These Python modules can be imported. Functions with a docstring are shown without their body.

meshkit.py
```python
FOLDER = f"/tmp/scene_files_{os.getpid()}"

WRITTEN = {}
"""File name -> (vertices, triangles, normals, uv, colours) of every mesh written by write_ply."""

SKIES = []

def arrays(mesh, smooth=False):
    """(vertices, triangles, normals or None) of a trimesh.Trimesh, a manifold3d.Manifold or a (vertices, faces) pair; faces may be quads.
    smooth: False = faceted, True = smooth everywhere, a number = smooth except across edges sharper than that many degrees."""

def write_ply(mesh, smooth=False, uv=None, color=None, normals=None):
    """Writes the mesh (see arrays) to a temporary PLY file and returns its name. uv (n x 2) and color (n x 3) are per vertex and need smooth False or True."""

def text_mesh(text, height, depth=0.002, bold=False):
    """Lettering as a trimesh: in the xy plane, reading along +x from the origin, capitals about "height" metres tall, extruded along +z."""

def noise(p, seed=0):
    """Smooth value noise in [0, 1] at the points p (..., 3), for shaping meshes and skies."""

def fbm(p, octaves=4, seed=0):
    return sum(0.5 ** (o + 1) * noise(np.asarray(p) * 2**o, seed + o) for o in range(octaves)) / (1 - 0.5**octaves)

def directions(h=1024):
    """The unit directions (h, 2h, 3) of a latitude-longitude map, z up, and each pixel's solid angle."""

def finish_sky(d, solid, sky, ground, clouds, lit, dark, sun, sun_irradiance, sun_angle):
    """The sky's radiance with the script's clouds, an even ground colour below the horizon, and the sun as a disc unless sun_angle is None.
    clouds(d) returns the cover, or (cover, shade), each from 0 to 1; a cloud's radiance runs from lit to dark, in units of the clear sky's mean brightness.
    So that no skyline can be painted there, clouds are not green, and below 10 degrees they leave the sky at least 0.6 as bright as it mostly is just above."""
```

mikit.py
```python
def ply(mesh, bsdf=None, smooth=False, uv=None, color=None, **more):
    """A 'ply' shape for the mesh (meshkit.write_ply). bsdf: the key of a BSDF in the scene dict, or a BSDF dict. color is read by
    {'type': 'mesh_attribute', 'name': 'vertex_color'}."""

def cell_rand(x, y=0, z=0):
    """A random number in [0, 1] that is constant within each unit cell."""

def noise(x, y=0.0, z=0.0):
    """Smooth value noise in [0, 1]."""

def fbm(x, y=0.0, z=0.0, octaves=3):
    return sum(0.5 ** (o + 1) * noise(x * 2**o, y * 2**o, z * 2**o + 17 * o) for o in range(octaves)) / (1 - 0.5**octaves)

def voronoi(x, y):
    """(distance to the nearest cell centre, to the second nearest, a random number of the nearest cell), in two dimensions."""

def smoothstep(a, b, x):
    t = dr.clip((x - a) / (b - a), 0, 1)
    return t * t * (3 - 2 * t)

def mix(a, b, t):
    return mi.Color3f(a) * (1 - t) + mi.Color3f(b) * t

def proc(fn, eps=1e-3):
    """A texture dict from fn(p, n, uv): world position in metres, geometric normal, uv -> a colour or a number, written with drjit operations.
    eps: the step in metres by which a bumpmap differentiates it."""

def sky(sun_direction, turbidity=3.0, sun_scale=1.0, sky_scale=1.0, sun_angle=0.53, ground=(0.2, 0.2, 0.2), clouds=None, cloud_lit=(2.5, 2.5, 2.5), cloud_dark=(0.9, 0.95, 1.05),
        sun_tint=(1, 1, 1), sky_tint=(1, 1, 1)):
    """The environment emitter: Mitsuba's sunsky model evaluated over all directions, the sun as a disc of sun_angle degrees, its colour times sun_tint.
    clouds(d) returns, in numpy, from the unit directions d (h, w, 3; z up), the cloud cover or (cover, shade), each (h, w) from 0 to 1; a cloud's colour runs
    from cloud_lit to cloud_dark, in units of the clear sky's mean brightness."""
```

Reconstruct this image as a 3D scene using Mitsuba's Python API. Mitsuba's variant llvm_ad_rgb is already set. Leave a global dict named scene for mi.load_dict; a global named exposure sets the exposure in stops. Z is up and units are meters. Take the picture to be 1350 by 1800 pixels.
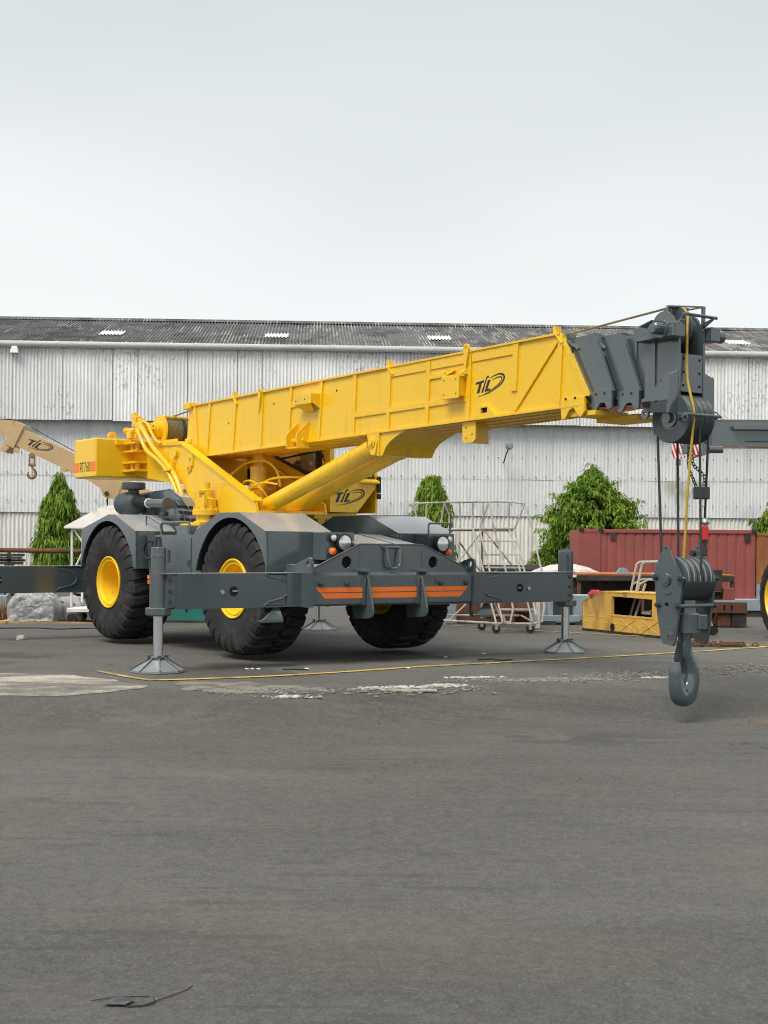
import math, random
import numpy as np, trimesh, mitsuba as mi, drjit as dr
import mikit, meshkit
from mikit import noise, fbm, voronoi, cell_rand, smoothstep, mix
from shapely.geometry import Polygon, Point, LineString, box as sbox
from shapely import affinity, union_all

T4 = mi.ScalarTransform4f
scene, labels = {}, {}
PI = math.pi

# ---------------------------------------------------------------- camera, light, exposure
CAM_H = 1.544
scene['camera'] = {
    'type': 'perspective', 'fov_axis': 'x', 'fov': 2 * math.degrees(math.atan(675 / 2466.9)),
    'principal_point_offset_x': 0.0, 'principal_point_offset_y': -0.0367,
    'to_world': T4().look_at(origin=[0, 0, CAM_H], target=[0, 1, CAM_H], up=[-0.0073, 0, 1]),
    'near_clip': 0.1, 'far_clip': 2000.0}


def overcast(d):
    el = np.degrees(np.arcsin(np.clip(d[..., 2], -1, 1)))
    n = meshkit.fbm(d * np.array([2.0, 2.0, 4.2]), octaves=5, seed=5)
    t = np.clip((el + (n - .5) * 9 - 1.0) / 23.0, 0, 1)
    shade = t * t * (3 - 2 * t) * .92
    return np.ones_like(el), np.clip(shade + (n - .5) * .34, 0, 1)


scene['sky'] = mikit.sky((-0.34, -0.50, 0.80), turbidity=4, sun_scale=0.3, sky_scale=0.82, sun_angle=30, clouds=overcast,
                         cloud_lit=(1.50, 1.545, 1.55), cloud_dark=(1.0, 1.085, 1.125), ground=(0.1, 0.1, 0.1), sun_tint=(.90, 1.0, 1.16))
exposure = 3.02

# ---------------------------------------------------------------- mesh helpers


def cat(*ms):
    out = []
    for m in ms:
        out += list(m) if isinstance(m, (list, tuple)) else [m]
    return trimesh.util.concatenate(out)


def box(x0, x1, y0, y1, z0, z1, bev=0.0):
    x0, x1, y0, y1, z0, z1 = min(x0, x1), max(x0, x1), min(y0, y1), max(y0, y1), min(z0, z1), max(z0, z1)
    if bev <= 0:
        m = trimesh.creation.box((x1 - x0, y1 - y0, z1 - z0))
        m.apply_translation(((x0 + x1) / 2, (y0 + y1) / 2, (z0 + z1) / 2))
        return m
    b = min(bev, .45 * min(x1 - x0, y1 - y0, z1 - z0))
    pts = []
    for x, sx in ((x0, 1), (x1, -1)):
        for y, sy in ((y0, 1), (y1, -1)):
            for z, sz in ((z0, 1), (z1, -1)):
                pts += [(x + sx * b, y + sy * b, z), (x + sx * b, y, z + sz * b), (x, y + sy * b, z + sz * b)]
    return hull(pts)


def hull(pts):
    return trimesh.convex.convex_hull(np.asarray(pts, float))


def prism(poly, a0, a1, axis='y'):
    """poly in (x,z) for axis y, (y,z) for axis x, (x,y) for axis z."""
    if not isinstance(poly, Polygon):
        poly = Polygon(poly) if not hasattr(poly, 'geoms') else poly
    geoms = list(getattr(poly, 'geoms', [poly]))
    a0, a1 = min(a0, a1), max(a0, a1)
    res = []
    for g in geoms:
        if not g.is_valid:
            g = g.buffer(0)
        m = trimesh.creation.extrude_polygon(g, a1 - a0, engine='earcut')
        v = m.vertices.copy()
        p, q, r = v[:, 0], v[:, 1], v[:, 2] + a0
        if axis == 'y':
            m = trimesh.Trimesh(np.c_[p, r, q], m.faces[:, ::-1], process=False)
        elif axis == 'x':
            m = trimesh.Trimesh(np.c_[r, p, q], m.faces, process=False)
        else:
            m = trimesh.Trimesh(np.c_[p, q, r], m.faces, process=False)
        res.append(m)
    return cat(res)


def frames(P):
    P = np.asarray(P, float)
    t = np.gradient(P, axis=0)
    t /= np.maximum(np.linalg.norm(t, axis=1, keepdims=True), 1e-9)
    n = np.cross(t[0], [0, 0, 1.0])
    if np.linalg.norm(n) < 1e-3:
        n = np.cross(t[0], [1.0, 0, 0])
    N = []
    for k in range(len(P)):
        n = n - t[k] * (n @ t[k])
        n /= np.linalg.norm(n)
        N.append(n.copy())
    N = np.array(N)
    return P, t, N, np.cross(t, N)


def sweep(P, rad, n=10):
    """tube with a radius (or per point (a, b)) along P, capped."""
    P, t, N, B = frames(P)
    k = len(P)
    rad = np.asarray(rad, float)
    if rad.ndim == 0:
        rad = np.full((k, 2), float(rad))
    elif rad.ndim == 1:
        rad = np.c_[rad, rad]
    a = np.linspace(0, 2 * PI, n, endpoint=False)
    V = (P[:, None] + N[:, None] * (np.cos(a)[None, :, None] * rad[:, None, :1]) + B[:, None] * (np.sin(a)[None, :, None] * rad[:, None, 1:]))
    V = V.reshape(-1, 3)
    F = []
    for i in range(k - 1):
        for j in range(n):
            p, q = i * n + j, i * n + (j + 1) % n
            F += [(p, q, q + n), (p, q + n, p + n)]
    V = np.vstack([V, P[0], P[-1]])
    for j in range(n):
        F.append((k * n, (j + 1) % n, j))
        F.append((k * n + 1, (k - 1) * n + j, (k - 1) * n + (j + 1) % n))
    m = trimesh.Trimesh(V, F, process=False)
    if m.volume < 0:
        m.invert()
    return m


def tube(p, q, r, n=10):
    return sweep([p, q], r, n)


def curve(pts, m=6):
    """Catmull-Rom through pts."""
    P = np.asarray(pts, float)
    E = np.vstack([2 * P[0] - P[1], P, 2 * P[-1] - P[-2]])
    out = []
    for i in range(1, len(E) - 2):
        for s in np.linspace(0, 1, m, endpoint=False):
            a, b, c, d = E[i - 1:i + 3]
            out.append(.5 * (2 * b + (c - a) * s + (2 * a - 5 * b + 4 * c - d) * s * s + (3 * b - a - 3 * c + d) * s ** 3))
    out.append(P[-1])
    return np.array(out)


def hose(pts, r, n=8, m=6):
    return sweep(curve(pts, m), r, n)


def lathe(prof, c=(0, 0, 0), axis='y', n=32, closed=True):
    """prof: (r, h) list, revolved about the axis; closed joins last to first."""
    prof = np.asarray(prof, float)
    a = np.linspace(0, 2 * PI, n, endpoint=False)
    k = len(prof)
    R, H = prof[:, 0], prof[:, 1]
    X = R[:, None] * np.cos(a)
    Y = R[:, None] * np.sin(a)
    Z = np.repeat(H[:, None], n, 1)
    V = np.stack([X, Y, Z], -1).reshape(-1, 3)
    F = []
    for i in range(k if closed else k - 1):
        for j in range(n):
            i2 = (i + 1) % k
            p, q, s, t = i * n + j, i * n + (j + 1) % n, i2 * n + (j + 1) % n, i2 * n + j
            F += [(p, q, s), (p, s, t)]
    m = trimesh.Trimesh(V, F, process=False)
    m.merge_vertices()
    m.update_faces(m.nondegenerate_faces())
    if m.volume < 0:
        m.invert()
    v = m.vertices
    if axis == 'y':
        m = trimesh.Trimesh(np.c_[v[:, 0], v[:, 2], v[:, 1]], m.faces[:, ::-1], process=False)
    elif axis == 'x':
        m = trimesh.Trimesh(np.c_[v[:, 2], v[:, 0], v[:, 1]], m.faces, process=False)
    m.apply_translation(c)
    return m


def disc(c, r, h, axis='y', n=24):
    return lathe([(0, -h / 2), (r, -h / 2), (r, h / 2), (0, h / 2)], c, axis, n, closed=False)


def arc(cx, cy, r, a0, a1, n=12):
    return [(cx + r * math.cos(math.radians(a)), cy + r * math.sin(math.radians(a))) for a in np.linspace(a0, a1, n)]


# ---------------------------------------------------------------- entries
used = set()


def uniq(k):
    if k not in used:
        used.add(k)
        return k
    i = 1
    while f'{k}_{i:03d}' in used:
        i += 1
    k = f'{k}_{i:03d}'
    used.add(k)
    return k


def put(name, mesh, mat, parent=None, fr=None, smooth=30, uv=None, color=None):
    key = uniq((parent + '__' if parent else '') + name)
    if fr is not None:
        v = fr(np.asarray(mesh.vertices))
        A = np.stack([fr(np.eye(3)[i][None])[0] - fr(np.zeros((1, 3)))[0] for i in range(3)], 1)
        mesh = trimesh.Trimesh(v, mesh.faces if np.linalg.det(A) > 0 else mesh.faces[:, ::-1], process=False)
    scene[key] = mikit.ply(mesh, mat, smooth=smooth, uv=uv, color=color)
    return key


def lab(key, text, cat_=None, group=None, kind=None):
    d = {'label': text}
    if cat_:
        d['category'] = cat_
    if group:
        d['group'] = group
    if kind:
        d['kind'] = kind
    labels[key] = d
    return key


def thing(name, text, cat_, group=None):
    k = uniq(name)
    return lab(k, text, cat_, group)


def at(x, y, rz=0.0, z=0.0):
    c, s = math.cos(rz), math.sin(rz)
    M = np.array([[c, -s, 0], [s, c, 0], [0, 0, 1]])
    return lambda v: v @ M.T + np.array([x, y, z])


# crane frames: x forward, y towards the near side, z up
YAW, CX, CY, SLEW = 0.9321, -1.9833, 22.0332, math.radians(.5)
_c, _s = math.cos(YAW), math.sin(YAW)
RK = np.array([[_c, -_s, 0], [-_s, -_c, 0], [0, 0, 1]])
RS = np.array([[math.cos(SLEW), -math.sin(SLEW), 0], [math.sin(SLEW), math.cos(SLEW), 0], [0, 0, 1]])


def FK(v):
    return v @ RK.T + np.array([CX, CY, 0])


def FS(v):
    return FK(v @ RS.T)


# ---------------------------------------------------------------- materials
def bsdf(name, **k):
    d = {'type': 'principled'}
    for a, v in k.items():
        if isinstance(v, tuple):
            v = {'type': 'rgb', 'value': list(v)}
        elif callable(v):
            v = mikit.proc(v)
        d[a] = v
    scene[name] = {'type': 'twosided', 'bsdf': d}


def bumped(name, fn, scale=1.0, eps=1e-3, **k):
    bsdf(name, **k)
    scene[name] = {'type': 'twosided', 'bsdf': {'type': 'bumpmap', 'arbitrary': mikit.proc(fn, eps=eps), 'scale': scale, 'bsdf': scene[name]['bsdf']}}


def tint(base, amt, f=1.5, dirt=None, dirt_amt=.0, dirt_f=.8):
    def fn(p, n, uv):
        a = fbm(p.x * f, p.y * f, p.z * f, octaves=4)
        col = mi.Color3f(*base) * (1 + amt * 2 * (a - .5))
        if dirt is not None:
            m = smoothstep(.52, .8, fbm(p.x * dirt_f + 7, p.y * dirt_f, p.z * dirt_f * .5, octaves=5)) * dirt_amt
            col = mix(col, mi.Color3f(*dirt), m)
        return col
    return fn


def yellow_fn(p, n, uv):
    a = fbm(p.x * 1.2, p.y * 1.2, p.z * 1.2, octaves=4)
    col = mi.Color3f(.765, .470, .009) * (1 + .10 * (a - .5))
    col = mix(col, mi.Color3f(.50, .34, .08), smoothstep(.54, .8, fbm(p.x * 1.6 + 7, p.y * 1.6, p.z * .8, octaves=5)) * .26)
    run = smoothstep(.60, .80, fbm(p.x * 9, p.y * 9, p.z * .7, octaves=3)) * smoothstep(.45, .65, fbm(p.x * .9 + 3, p.y * .9, p.z * .9))
    return mix(col, mi.Color3f(.28, .19, .06), run * .22)                     # faint grease runs down the plates


bsdf('m_yellow', base_color=yellow_fn, roughness=.34, clearcoat=.6, clearcoat_gloss=.85)
bsdf('m_yellow_rim', base_color=tint((.83, .54, .010), .06, 4, (.42, .30, .08), .5, 5), roughness=.42, clearcoat=.2)
def grey_fn(p, n, uv):
    a = fbm(p.x * 1.6, p.y * 1.6, p.z * 1.6, octaves=4)
    col = mi.Color3f(.053, .074, .083) * (1 + .20 * (a - .5))
    m = smoothstep(.52, .8, fbm(p.x * 1.4 + 7, p.y * 1.4, p.z * .7, octaves=5)) * .22
    col = mix(col, mi.Color3f(.12, .125, .12), m)
    dust = smoothstep(.75, .96, n.z) * (.82 + .18 * smoothstep(.3, .65, fbm(p.x * 2.3, p.y * 2.3 + 9, octaves=4)))   # here dust is sky sheen painted pale on upward faces
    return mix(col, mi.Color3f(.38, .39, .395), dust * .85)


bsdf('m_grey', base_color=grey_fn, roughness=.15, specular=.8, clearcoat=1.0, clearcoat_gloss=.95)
bsdf('m_sheave', base_color=(.048, .062, .068), roughness=.5)
bsdf('m_greydark', base_color=(.03, .04, .044), roughness=.5)
bsdf('m_black', base_color=(.012, .012, .012), roughness=.6)
bsdf('m_hole', base_color=(.004, .004, .004), roughness=.9)
bsdf('m_rod', base_color=(.62, .64, .66), metallic=1.0, roughness=.28)
bsdf('m_steel', base_color=(.42, .42, .41), metallic=.8, roughness=.4)
bsdf('m_galv', base_color=tint((.30, .33, .34), .12, 8), metallic=.5, roughness=.45)
bsdf('m_orange', base_color=(.82, .165, .012), roughness=.45)
bsdf('m_decal', base_color=(.02, .02, .025), roughness=.5)
bsdf('m_amber', base_color=(.9, .16, .006), roughness=.15, clearcoat=1.0)
bsdf('m_lens', base_color=(.72, .74, .74), metallic=.6, roughness=.16, clearcoat=1.0)
bsdf('m_rope', base_color=(.028, .029, .03), roughness=.6)
bsdf('m_ropeyellow', base_color=tint((.47, .32, .03), .25, 9), roughness=.6)
bsdf('m_ropewound', base_color=(.16, .125, .055), roughness=.65)
bsdf('m_red', base_color=(.62, .02, .015), roughness=.4, clearcoat=.4)
bsdf('m_white', base_color=tint((.72, .72, .70), .06, 2, (.35, .30, .25), .5, 1.5), roughness=.5)
bsdf('m_tan', base_color=tint((.50, .345, .175), .07, 1.0, (.32, .22, .12), .5, .7), roughness=.45, clearcoat=.2)


def rubber_fn(p, n, uv):
    a = fbm(p.x * 5, p.y * 5, p.z * 5, octaves=4)
    return mix(mi.Color3f(.012, .012, .0125), mi.Color3f(.036, .035, .033), smoothstep(.42, .75, a) * .75)


bsdf('m_rubber', base_color=rubber_fn, roughness=.72)


def rusty(c0, c1, c2, f=2.0):
    def fn(p, n, uv):
        a = fbm(p.x * f, p.y * f, p.z * f, octaves=5)
        b = fbm(p.x * f * 3 + 9, p.y * f * 3, p.z * f * 1.2, octaves=4)
        return mix(mix(mi.Color3f(*c0), mi.Color3f(*c1), smoothstep(.4, .65, a)), mi.Color3f(*c2), smoothstep(.5, .75, b) * .7)
    return fn


bsdf('m_rust', base_color=rusty((.12, .050, .028), (.062, .030, .020), (.20, .085, .04)), roughness=.8)
bsdf('m_darksteel', base_color=rusty((.035, .030, .028), (.02, .018, .018), (.08, .045, .03)), roughness=.75)
bsdf('m_container', base_color=rusty((.285, .070, .062), (.25, .062, .056), (.21, .075, .05), .9), roughness=.6)
bsdf('m_ochre', base_color=rusty((.36, .15, .03), (.27, .11, .035), (.22, .07, .03), .8), roughness=.65)
bsdf('m_scrapyellow', base_color=rusty((.64, .40, .075), (.58, .35, .07), (.26, .14, .05), 1.3), roughness=.55)
bsdf('m_teal', base_color=tint((.015, .16, .13), .12, 2, (.05, .08, .07), .6), roughness=.5)
bsdf('m_bluegrey', base_color=tint((.24, .30, .34), .08, 2, (.14, .14, .13), .6), roughness=.5)
bsdf('m_offwhite', base_color=rusty((.42, .405, .37), (.34, .32, .28), (.22, .17, .12), 3), roughness=.55)
bsdf('m_wood', base_color=rusty((.42, .27, .13), (.32, .20, .09), (.22, .13, .06), 4), roughness=.8)
bsdf('m_pipe', base_color=(.012, .012, .013), roughness=.5)
bsdf('m_paper', base_color=(.70, .69, .66), roughness=.8)
bsdf('m_glass', base_color=(.05, .06, .07), roughness=.05, clearcoat=1.0)

# ================================================================ ground
def gz(x, y):
    """the yard is level under the crane and falls away towards the camera"""
    edge = 15.72 + .33 * np.clip(x, -1, 5) + .15 * np.sin(x * 1.3)
    t = np.clip((edge - y) / 1.7, 0, 1)
    return -.28 * t * t * (3 - 2 * t) - .06 * np.clip((12.5 - y) / 8, 0, 1)


GXS = np.r_[-400, -200, -100, -60, np.linspace(-34, 34, 103), 60, 100, 200, 400]
GYS = np.r_[-300, -100, -30, np.linspace(-8, 24, 129), np.linspace(25, 64, 40), 90, 150, 300, 700]
GX, GY = np.meshgrid(GXS, GYS, indexing='ij')
GZ = gz(GX, GY)
mask = (np.abs(GX) < 40) & (GY > -10) & (GY < 30)
GZ = GZ + mask * (meshkit.fbm(np.stack([GX * .7, GY * .7, GX * 0], -1), octaves=4, seed=3) - .5) * .022
GV = np.stack([GX, GY, GZ], -1).reshape(-1, 3)
nx, ny = len(GXS), len(GYS)
I = np.arange(nx * ny).reshape(nx, ny)
GF = np.concatenate([np.stack([I[:-1, :-1], I[1:, :-1], I[1:, 1:]], -1).reshape(-1, 3), np.stack([I[:-1, :-1], I[1:, 1:], I[:-1, 1:]], -1).reshape(-1, 3)])
ground_mesh = trimesh.Trimesh(GV, GF, process=False)


def ground_h(x, y):
    i = np.clip(np.searchsorted(GXS, x) - 1, 0, nx - 2)
    j = np.clip(np.searchsorted(GYS, y) - 1, 0, ny - 2)
    u, v = (x - GXS[i]) / (GXS[i + 1] - GXS[i]), (y - GYS[j]) / (GYS[j + 1] - GYS[j])
    a, b, c, d = GZ[i, j], GZ[i + 1, j], GZ[i + 1, j + 1], GZ[i, j + 1]
    return np.where(u >= v, a + (b - a) * u + (c - b) * v, a + (c - d) * u + (d - a) * v)


def asphalt_fn(p, n, uv):
    x, y = p.x, p.y
    big = fbm(x * .16 + 3, y * .22, octaves=4)
    mid = fbm(x * .8, y * 2.2 + 5, octaves=4)
    fine = fbm(x * 22, y * 22, octaves=3)
    grit = noise(x * 120, y * 120)
    col = mix(mi.Color3f(.082, .079, .073), mi.Color3f(.103, .099, .092), smoothstep(.3, .7, big))
    col *= 1 + .30 * (mid - .5) + .34 * (fine - .5) + .45 * (grit - .5)
    # streaks scraped along x, dark bitumen seams and brown dust
    st = fbm(x * 2.0 + 11, y * 11.0, octaves=5)
    col = mix(col, mi.Color3f(.030, .030, .030), smoothstep(.57, .76, st) * .26 * smoothstep(.30, .6, fbm(x * .5 + 70, y * .5)))
    col = mix(col, mi.Color3f(.20, .195, .185), smoothstep(.84, .92, noise(x * 48 + 5, y * 48)) * .18)
    sm = smoothstep(1.0, .2, dr.sqrt(dr.square((x - 1.9) / 1.5) + dr.square((y - 13.7) / .8))) * smoothstep(.42, .62, fbm(x * 3, y * 5 + 3, octaves=5))
    col = mix(col, mi.Color3f(.035, .035, .035), sm * .55)
    rs_ = smoothstep(1.0, .1, dr.sqrt(dr.square((x - 4.3) / .9) + dr.square((y - 15.2) / .35))) * smoothstep(.40, .60, fbm(x * 4, y * 8, octaves=4))
    col = mix(col, mi.Color3f(.17, .10, .055), rs_ * .6)
    dust = smoothstep(.56, .76, fbm(x * .35 + 20, y * .6 + 4, octaves=5))
    col = mix(col, mi.Color3f(.135, .120, .100), dust * .12)
    # worn, stony belt along the broken edge of the yard
    belt = smoothstep(3.2, 1.6, x) * smoothstep(1.5, .2, dr.abs(y - 15.25 - .45 * x + 1.1 * (fbm(x * .5, y * .5 + 40) - .5)))
    stony = smoothstep(.52, .68, fbm(x * 2.6, y * 4.2 + 60, octaves=5))
    col = mix(col, mi.Color3f(.17, .155, .13) * (0.6 + .9 * noise(x * 45, y * 45)), belt * stony * .16)
    # fine cracks
    d1, d2, _ = voronoi(x * .55 + .35 * fbm(x * 2, y * 2), y * .55 + .35 * fbm(x * 2 + 9, y * 2))
    crack = smoothstep(.012, .002, d2 - d1) * smoothstep(.56, .66, fbm(x * .55 + 80, y * .8)) * smoothstep(9.0, 12.5, y)
    col = mix(col, mi.Color3f(.018, .018, .018), crack * .40)
    # oil under the machine
    oil = smoothstep(.55, .72, fbm(x * .55 + 31, y * .7, octaves=4)) * smoothstep(6.0, 2.5, dr.sqrt(dr.square(x + 2) + dr.square(y - 21)))
    return mix(col, mi.Color3f(.026, .025, .024), oil * .6)


bumped('m_asphalt', lambda p, n, uv: noise(p.x * 60, p.y * 60) * .6 + fbm(p.x * 9, p.y * 9, octaves=3) * 1.6, scale=.004, eps=4e-3, base_color=asphalt_fn, roughness=.82, specular=.25)
scene['ground'] = mikit.ply(ground_mesh, 'm_asphalt', smooth=True)
used.add('ground')
lab('ground', 'worn grey asphalt yard with cracks, dust and stains', kind='structure')


def lay(poly, lift=.004, step=.22):
    """a thin sheet that follows the ground, cut into small triangles"""
    x0, y0, x1, y1 = poly.bounds
    tri = []
    for g in getattr(poly, 'geoms', [poly]):
        v, f = trimesh.creation.triangulate_polygon(g, engine='earcut')
        m = trimesh.Trimesh(np.c_[v, np.zeros(len(v))], f, process=False)
        m.merge_vertices()
        vv, ff = trimesh.remesh.subdivide_to_size(m.vertices, m.faces, step, max_iter=12)
        tri.append(trimesh.Trimesh(vv, ff, process=False))
    m = cat(tri)
    if m.face_normals[:, 2].mean() < 0:
        m.invert()
    m.vertices[:, 2] = ground_h(m.vertices[:, 0], m.vertices[:, 1]) + lift
    return m


def rough_edge(poly, amp, seed, step=.08):
    ring = poly.exterior.segmentize(step)
    P = np.array(ring.coords)[:-1]
    d = (meshkit.fbm(np.c_[P * 2.5, np.zeros(len(P))], octaves=4, seed=seed) - .5) * 2 * amp
    c = np.array(poly.centroid.coords[0])
    w = P - c
    w /= np.linalg.norm(w, axis=1, keepdims=True)
    return Polygon(P + w * d[:, None]).buffer(0)


def concrete_fn(p, n, uv):
    a = fbm(p.x * 1.1, p.y * 3.0, octaves=5)
    b = fbm(p.x * 14, p.y * 14 + 3, octaves=3)
    col = mix(mi.Color3f(.30, .275, .235), mi.Color3f(.12, .112, .10), smoothstep(.42, .70, a))
    return col * (1 + .5 * (b - .5) + .35 * (noise(p.x * 90, p.y * 90) - .5))


bumped('m_concrete', lambda p, n, uv: fbm(p.x * 12, p.y * 12, octaves=4), scale=.006, eps=4e-3, base_color=concrete_fn, roughness=.85)
slab = rough_edge(Polygon([(-9, 17.9), (-4.75, 17.1), (-3.7, 16.9), (-3.1, 16.3), (-2.72, 15.7), (-2.70, 15.35), (-3.3, 15.08), (-4.0, 15.0), (-9, 15.0)]), .22, 8)
k = put('concrete_patch', lay(slab, .006), 'm_concrete', smooth=True)
lab(k, 'pale broken concrete patch at the left edge of the asphalt', kind='structure')
patch2 = rough_edge(Polygon([(-2.3, 16.1), (-1.5, 16.2), (-.9, 15.8), (-.6, 15.3), (-1.3, 15.0), (-2.1, 15.25)]), .25, 17)


def gritty_fn(p, n, uv):
    return mix(mi.Color3f(.078, .075, .069), mi.Color3f(.155, .142, .122), smoothstep(.35, .65, fbm(p.x * 5, p.y * 5, octaves=5))) * (.75 + .5 * noise(p.x * 70, p.y * 70))


bsdf('m_gritty', base_color=gritty_fn, roughness=.9)
k = put('gravel_patch', lay(patch2, .005), 'm_gritty', smooth=True)
lab(k, 'gritty worn patch of ground in front of the left outrigger foot', kind='structure')


def line_fn(p, n, uv):
    w = smoothstep(.44, .62, fbm(p.x * 6, p.y * 6, octaves=4))
    return mix(mi.Color3f(.47, .33, .065), mi.Color3f(.15, .125, .07), w * .7)


bsdf('m_line', base_color=line_fn, roughness=.7)


def strip(pts, w, seed):
    L = LineString(curve(np.c_[np.asarray(pts, float), np.zeros(len(pts))], 8)[:, :2])
    return rough_edge(L.buffer(w / 2, cap_style=2), .018, seed, .12)


yl = union_all([strip([(-2.70, 16.30), (-2.35, 16.44), (-.8, 17.39), (.97, 18.85), (3.1, 20.36), (5.11, 21.95), (6.2, 22.75)], .115, 2),
                strip([(-2.66, 16.24), (-3.0, 16.65), (-3.55, 17.45)], .09, 3),
                strip([(6.25, 22.7), (5.72, 23.75), (5.3, 24.7), (3.4, 26.6), (1.4, 28.6)], .08, 4)])
k = put('painted_line', lay(yl, .009, .15), 'm_line', smooth=True)
lab(k, 'thin worn yellow line painted round the parking bay of the crane', kind='structure')

# loose stones and plaster crumbs in the broken edge: nobody could count them
rng = np.random.default_rng(4)


def stones(spots, name, mat, text, sz=(.008, .034), seed=1):
    r = np.random.default_rng(seed)
    base = trimesh.creation.icosphere(subdivisions=0)
    ms = []
    for cx, cy, rx, ry, n, rot in spots:
        for _ in range(n):
            a, q = r.normal(0, .45, 2)
            x = cx + rx * a * math.cos(rot) - ry * q * math.sin(rot)
            y = cy + rx * a * math.sin(rot) + ry * q * math.cos(rot)
            s = sz[0] + (sz[1] - sz[0]) * r.random() ** 3
            m = base.copy()
            m.vertices = m.vertices * (1 + .35 * (r.random((12, 1)) - .5)) * s * np.array([1.5 * (.6 + r.random()), 1, .6])
            a2 = r.random() * 6.3
            m.vertices = m.vertices @ np.array([[math.cos(a2), math.sin(a2), 0], [-math.sin(a2), math.cos(a2), 0], [0, 0, 1]])
            m.apply_translation((x, y, float(ground_h(x, y)) + s * .25))
            ms.append(m)
    k = put(name, cat(ms), mat, smooth=False)
    lab(k, text, kind='stuff')


bsdf('m_stone', base_color=rusty((.21, .19, .165), (.11, .10, .09), (.34, .32, .29), 30), roughness=.9)
bsdf('m_crumb', base_color=rusty((.46, .44, .39), (.30, .28, .25), (.60, .58, .54), 25), roughness=.9)
stones([(2.0, 16.75, 1.1, .25, 900, .25), (.3, 15.6, .9, .2, 380, .25), (3.1, 17.6, .9, .3, 350, .4), (5.0, 18.6, 1.3, .6, 220, .4), (-1.2, 15.2, .8, .35, 300, 0), (4.2, 17.8, 1.2, .5, 160, .5)],
       'gravel', 'm_stone', 'loose gravel scattered along the broken edge of the asphalt', (.006, .030), 3)
stones([(.2, 15.75, .62, .09, 260, .35), (-1.0, 14.95, .25, .05, 120, .1), (.75, 16.0, .30, .06, 130, .2), (3.35, 17.15, .16, .07, 90, .2), (1.1, 17.0, .35, .05, 100, .2)],
       'plaster_crumbs', 'm_crumb', 'pale plaster crumbs lying along the broken edge of the asphalt', (.008, .030), 5)


# ================================================================ warehouse
WA = math.atan(.052)
cw, sw = math.cos(WA), math.sin(WA)


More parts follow.
